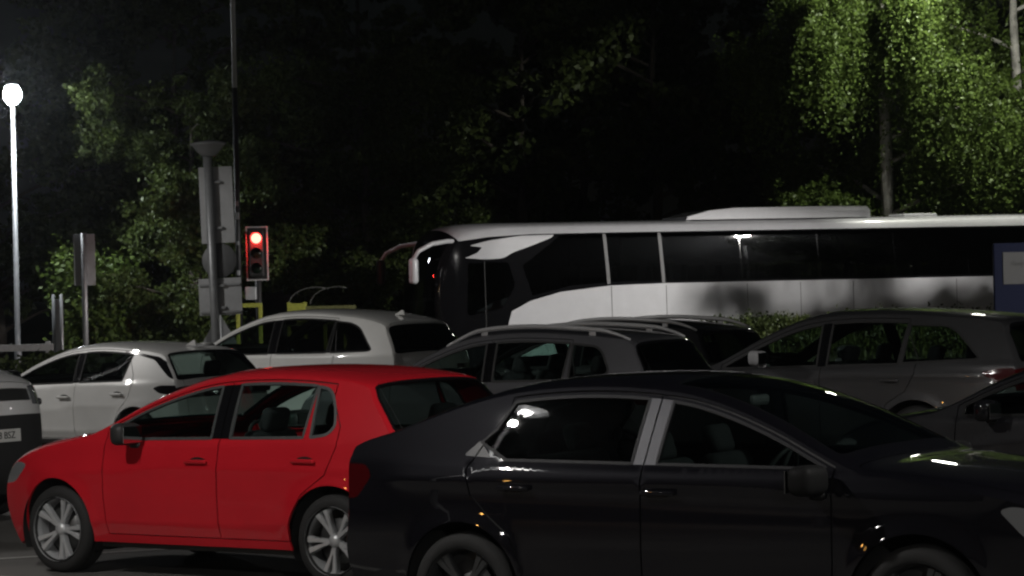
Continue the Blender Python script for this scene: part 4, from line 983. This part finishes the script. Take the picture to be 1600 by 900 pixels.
tree('birch_tree', 'second birch cut off by the right edge of the picture', 12.6, 70, 13.0, 3.4, 120000, .095, ML_birch, M_birchbark, habit='birch', seed=12, zlo=.15)
bg = [(-13.5, 74, 9.0, 3.6, 21, 'dark tree mass behind the street lamp at far left'), (-9.4, 78, 11.5, 3.8, 22, 'tall dark tree behind the leafy tree at left'), (-4.4, 80, 12.5, 4.0, 23, 'tall dark tree behind the traffic light'),
      (.2, 74, 10.5, 3.6, 24, 'dark tree behind the front of the coach'), (4.0, 76, 11.5, 3.8, 25, 'dark tree behind the middle of the coach'), (8.0, 80, 12.5, 4.0, 26, 'dark tree behind the lit birch'),
      (2.2, 86, 14.0, 4.2, 27, 'tallest dark tree, farthest back over the coach roof'), (-12.0, 86, 13.0, 4.2, 28, 'tall dark tree at the back of the left group'), (13.5, 82, 13.0, 4.2, 29, 'dark tree at the back of the right corner')]
for x, y, h, sp, sd, lb in bg:
    tree('broadleaf_tree', lb, x, y, h, sp, 32000, .21, ML_dark, seed=sd, zlo=.08)
rng = np.random.default_rng(99); random.seed(99)
def shrub(name, label, x, y, z0, w, h, n, size, m, seed, cat='shrub', group='shrubs along the verge'):
    r2 = np.random.default_rng(seed); global rng; rng = r2; random.seed(seed)
    root = empty(name, (x, y, z0)); tag(root, label, cat, group); bm = bmesh.new(); tips = []
    for i in range(9):
        a = random.uniform(0, 2 * math.pi); l = w * .5 * random.uniform(.3, .95); hh = h * random.uniform(.55, .95)
        q = [Vector((0, 0, 0)), Vector((math.cos(a) * l * .4, math.sin(a) * l * .4, hh * .5)), Vector((math.cos(a) * l, math.sin(a) * l, hh))]
        bm_tube(bm, q, [.03, .02, .006], 5); tips += [q[1], q[2], q[1].lerp(q[2], .5), q[1] * .6]
    obj('stem', bm, M_bark, root); T = np.array([tuple(t) for t in tips]); C = []
    for i in range(n // 40):
        p = T[r2.integers(len(T))] + r2.normal(size=3) * (.12 * w, .12 * w, .08 * h); C.append(p + r2.normal(size=(40, 3)) * .10 * (.7 + .3 * h))
    C = np.vstack(C); C = C[C[:, 2] > .02]; obj('foliage', leaf_mesh(name, C, size), m, root); return root
shrub('leafy_shrub', 'pale lit shrub behind the left sign back', -8.85, 60.2, -.22, 1.6, 3.0, 9000, .13, ML_birch, 41)
shrub('leafy_shrub', 'low lit shrub right of the left sign back', -8.0, 60.8, -.22, 1.5, 1.7, 5000, .13, ML_birch, 42)
shrub('leafy_shrub', 'low dark shrub behind the small triangular sign', -5.9, 60, -.22, 2.0, 1.5, 4500, .13, ML_mid, 43)
# grassy bank between car park and road
def bank_h(x, y):
    t = max(0., 1 - abs((y - 48.6) / 3.2) ** 2.2); e = float(sstep(-.6, 2.2, np.array(x))) * float(1 - sstep(7.0, 30.0, np.array(x)) * .3)
    return -.23 + t * e * (1.36 + .06 * math.sin(x * 1.7) + .04 * math.sin(x * 4.1))
sheet('grass_bank', np.linspace(-1.2, 26, 70), np.linspace(45.3, 51.9, 22), bank_h, M_soil)
def grass(name, label, xr, yr, n, hmin, hmax, zf, seed, m=None):
    g = np.random.default_rng(seed); V = []; F = []; b = 0
    for i in range(n):
        x = g.uniform(*xr); y = g.uniform(*yr); z = zf(x, y) - .02; h = g.uniform(hmin, hmax) * (1.6 if g.random() < .04 else 1); w = g.uniform(.008, .016)
        a = g.uniform(0, 2 * math.pi); ln = g.uniform(.05, .45) * h; dx, dy = math.cos(a), math.sin(a); px, py = -dy * w, dx * w
        V += [(x - px, y - py, z), (x + px, y + py, z), (x + dx * ln * .35 + px * .7, y + dy * ln * .35 + py * .7, z + h * .6), (x + dx * ln * .35 - px * .7, y + dy * ln * .35 - py * .7, z + h * .6), (x + dx * ln, y + dy * ln, z + h)]
        F += [(b, b + 1, b + 2, b + 3), (b + 3, b + 2, b + 4)]; b += 5
    me = bpy.data.meshes.new(name); me.from_pydata(V, [], F); o = obj(name, me, m or ML_grass); tag(o, label, 'grass', kind='stuff'); return o
grass('tall_grass', 'tall rough grass growing on the bank in front of the coach', (-.6, 13.5), (46.6, 50.4), 24000, .06, .20, bank_h, 61)
grass('verge_grass', 'rough grass on the verge beyond the car park at left', (-16, -.8), (44.6, 53.5), 22000, .10, .28, terrain_z, 62)
for i, (x, w, h, n, lb) in enumerate([(6.1, 1.6, .55, 3500, 'low bush on the bank behind the tall estate car'), (7.6, 1.3, .5, 2600, 'low bush on the bank left of the blue board'), (4.4, 1.2, .42, 2200, 'small bush on the bank behind the estate car bonnet')]):
    shrub('bank_bush', lb, x, 48.3, bank_h(x, 48.3) - .08, w, h * .62, n, .07, ML_dark, 70 + i)
rng = np.random.default_rng(77)
n_ = 26000; xx = rng.uniform(-.6, 13.5, n_); yy = rng.uniform(46.8, 50.2, n_)
zz = np.array([bank_h(a_, b_) for a_, b_ in zip(xx, yy)]) + rng.random(n_) ** 1.5 * (.10 + .16 * (.5 + .5 * np.sin(xx * 2.1 + np.sin(xx * 5.3) + yy * 1.3)))
tag(obj('bank_ground_cover', leaf_mesh('bank_ground_cover', np.stack([xx, yy, zz], 1), .065), ML_dark), 'low tangled leafy cover growing over the bank', 'ground cover', kind='stuff')
# dark hedge along the car park edge at left
def hedge(x0, x1, y, h):
    global rng; rng = np.random.default_rng(81); root = empty('hedge', ((x0 + x1) / 2, y, 0)); tag(root, 'low dark clipped hedge at the left edge of the car park', 'hedge')
    n = 22000; L_ = (x1 - x0); C = np.stack([rng.uniform(-L_ / 2, L_ / 2, n), rng.uniform(-.45, .45, n), rng.random(n) ** .6 * h], 1); C[:, 2] += .05 * np.sin(C[:, 0] * 3); C += rng.normal(size=C.shape) * .04
    obj('foliage', leaf_mesh('hedge', C, .10), ML_dark, root)
    bm = bmesh.new()
    for i in range(int(L_ / .45)): bm_tube(bm, [(-L_ / 2 + i * .45, 0, 0), (-L_ / 2 + i * .45 + .08, .05, h * .8)], [.025, .008], 5)
    obj('stem', bm, M_bark, root)
hedge(-16, -3.6, 45.6, 1.02)

# ------------------------------------------------------------------ thin volume added to imitate the lens glow round the lamps
def glow_haze(density):
    bm = bmesh.new(); bm_box(bm, (0, 0, 9.3), (1900, 1900, 21.4))
    m = bpy.data.materials.new('lens_glow_air'); m.use_nodes = True; nt = m.node_tree; nt.nodes.clear()
    o = nt.nodes.new('ShaderNodeOutputMaterial'); v = nt.nodes.new('ShaderNodeVolumePrincipled')
    v.inputs['Density'].default_value = density; v.inputs['Color'].default_value = (.8, .85, .9, 1); v.inputs['Anisotropy'].default_value = .88
    nt.links.new(v.outputs[0], o.inputs['Volume'])
    h = obj('glow_haze', bm, m); tag(h, 'thin volume added over the whole car park to imitate lens glow', 'glow_haze', kind='stuff'); return h
glow_haze(.00055)
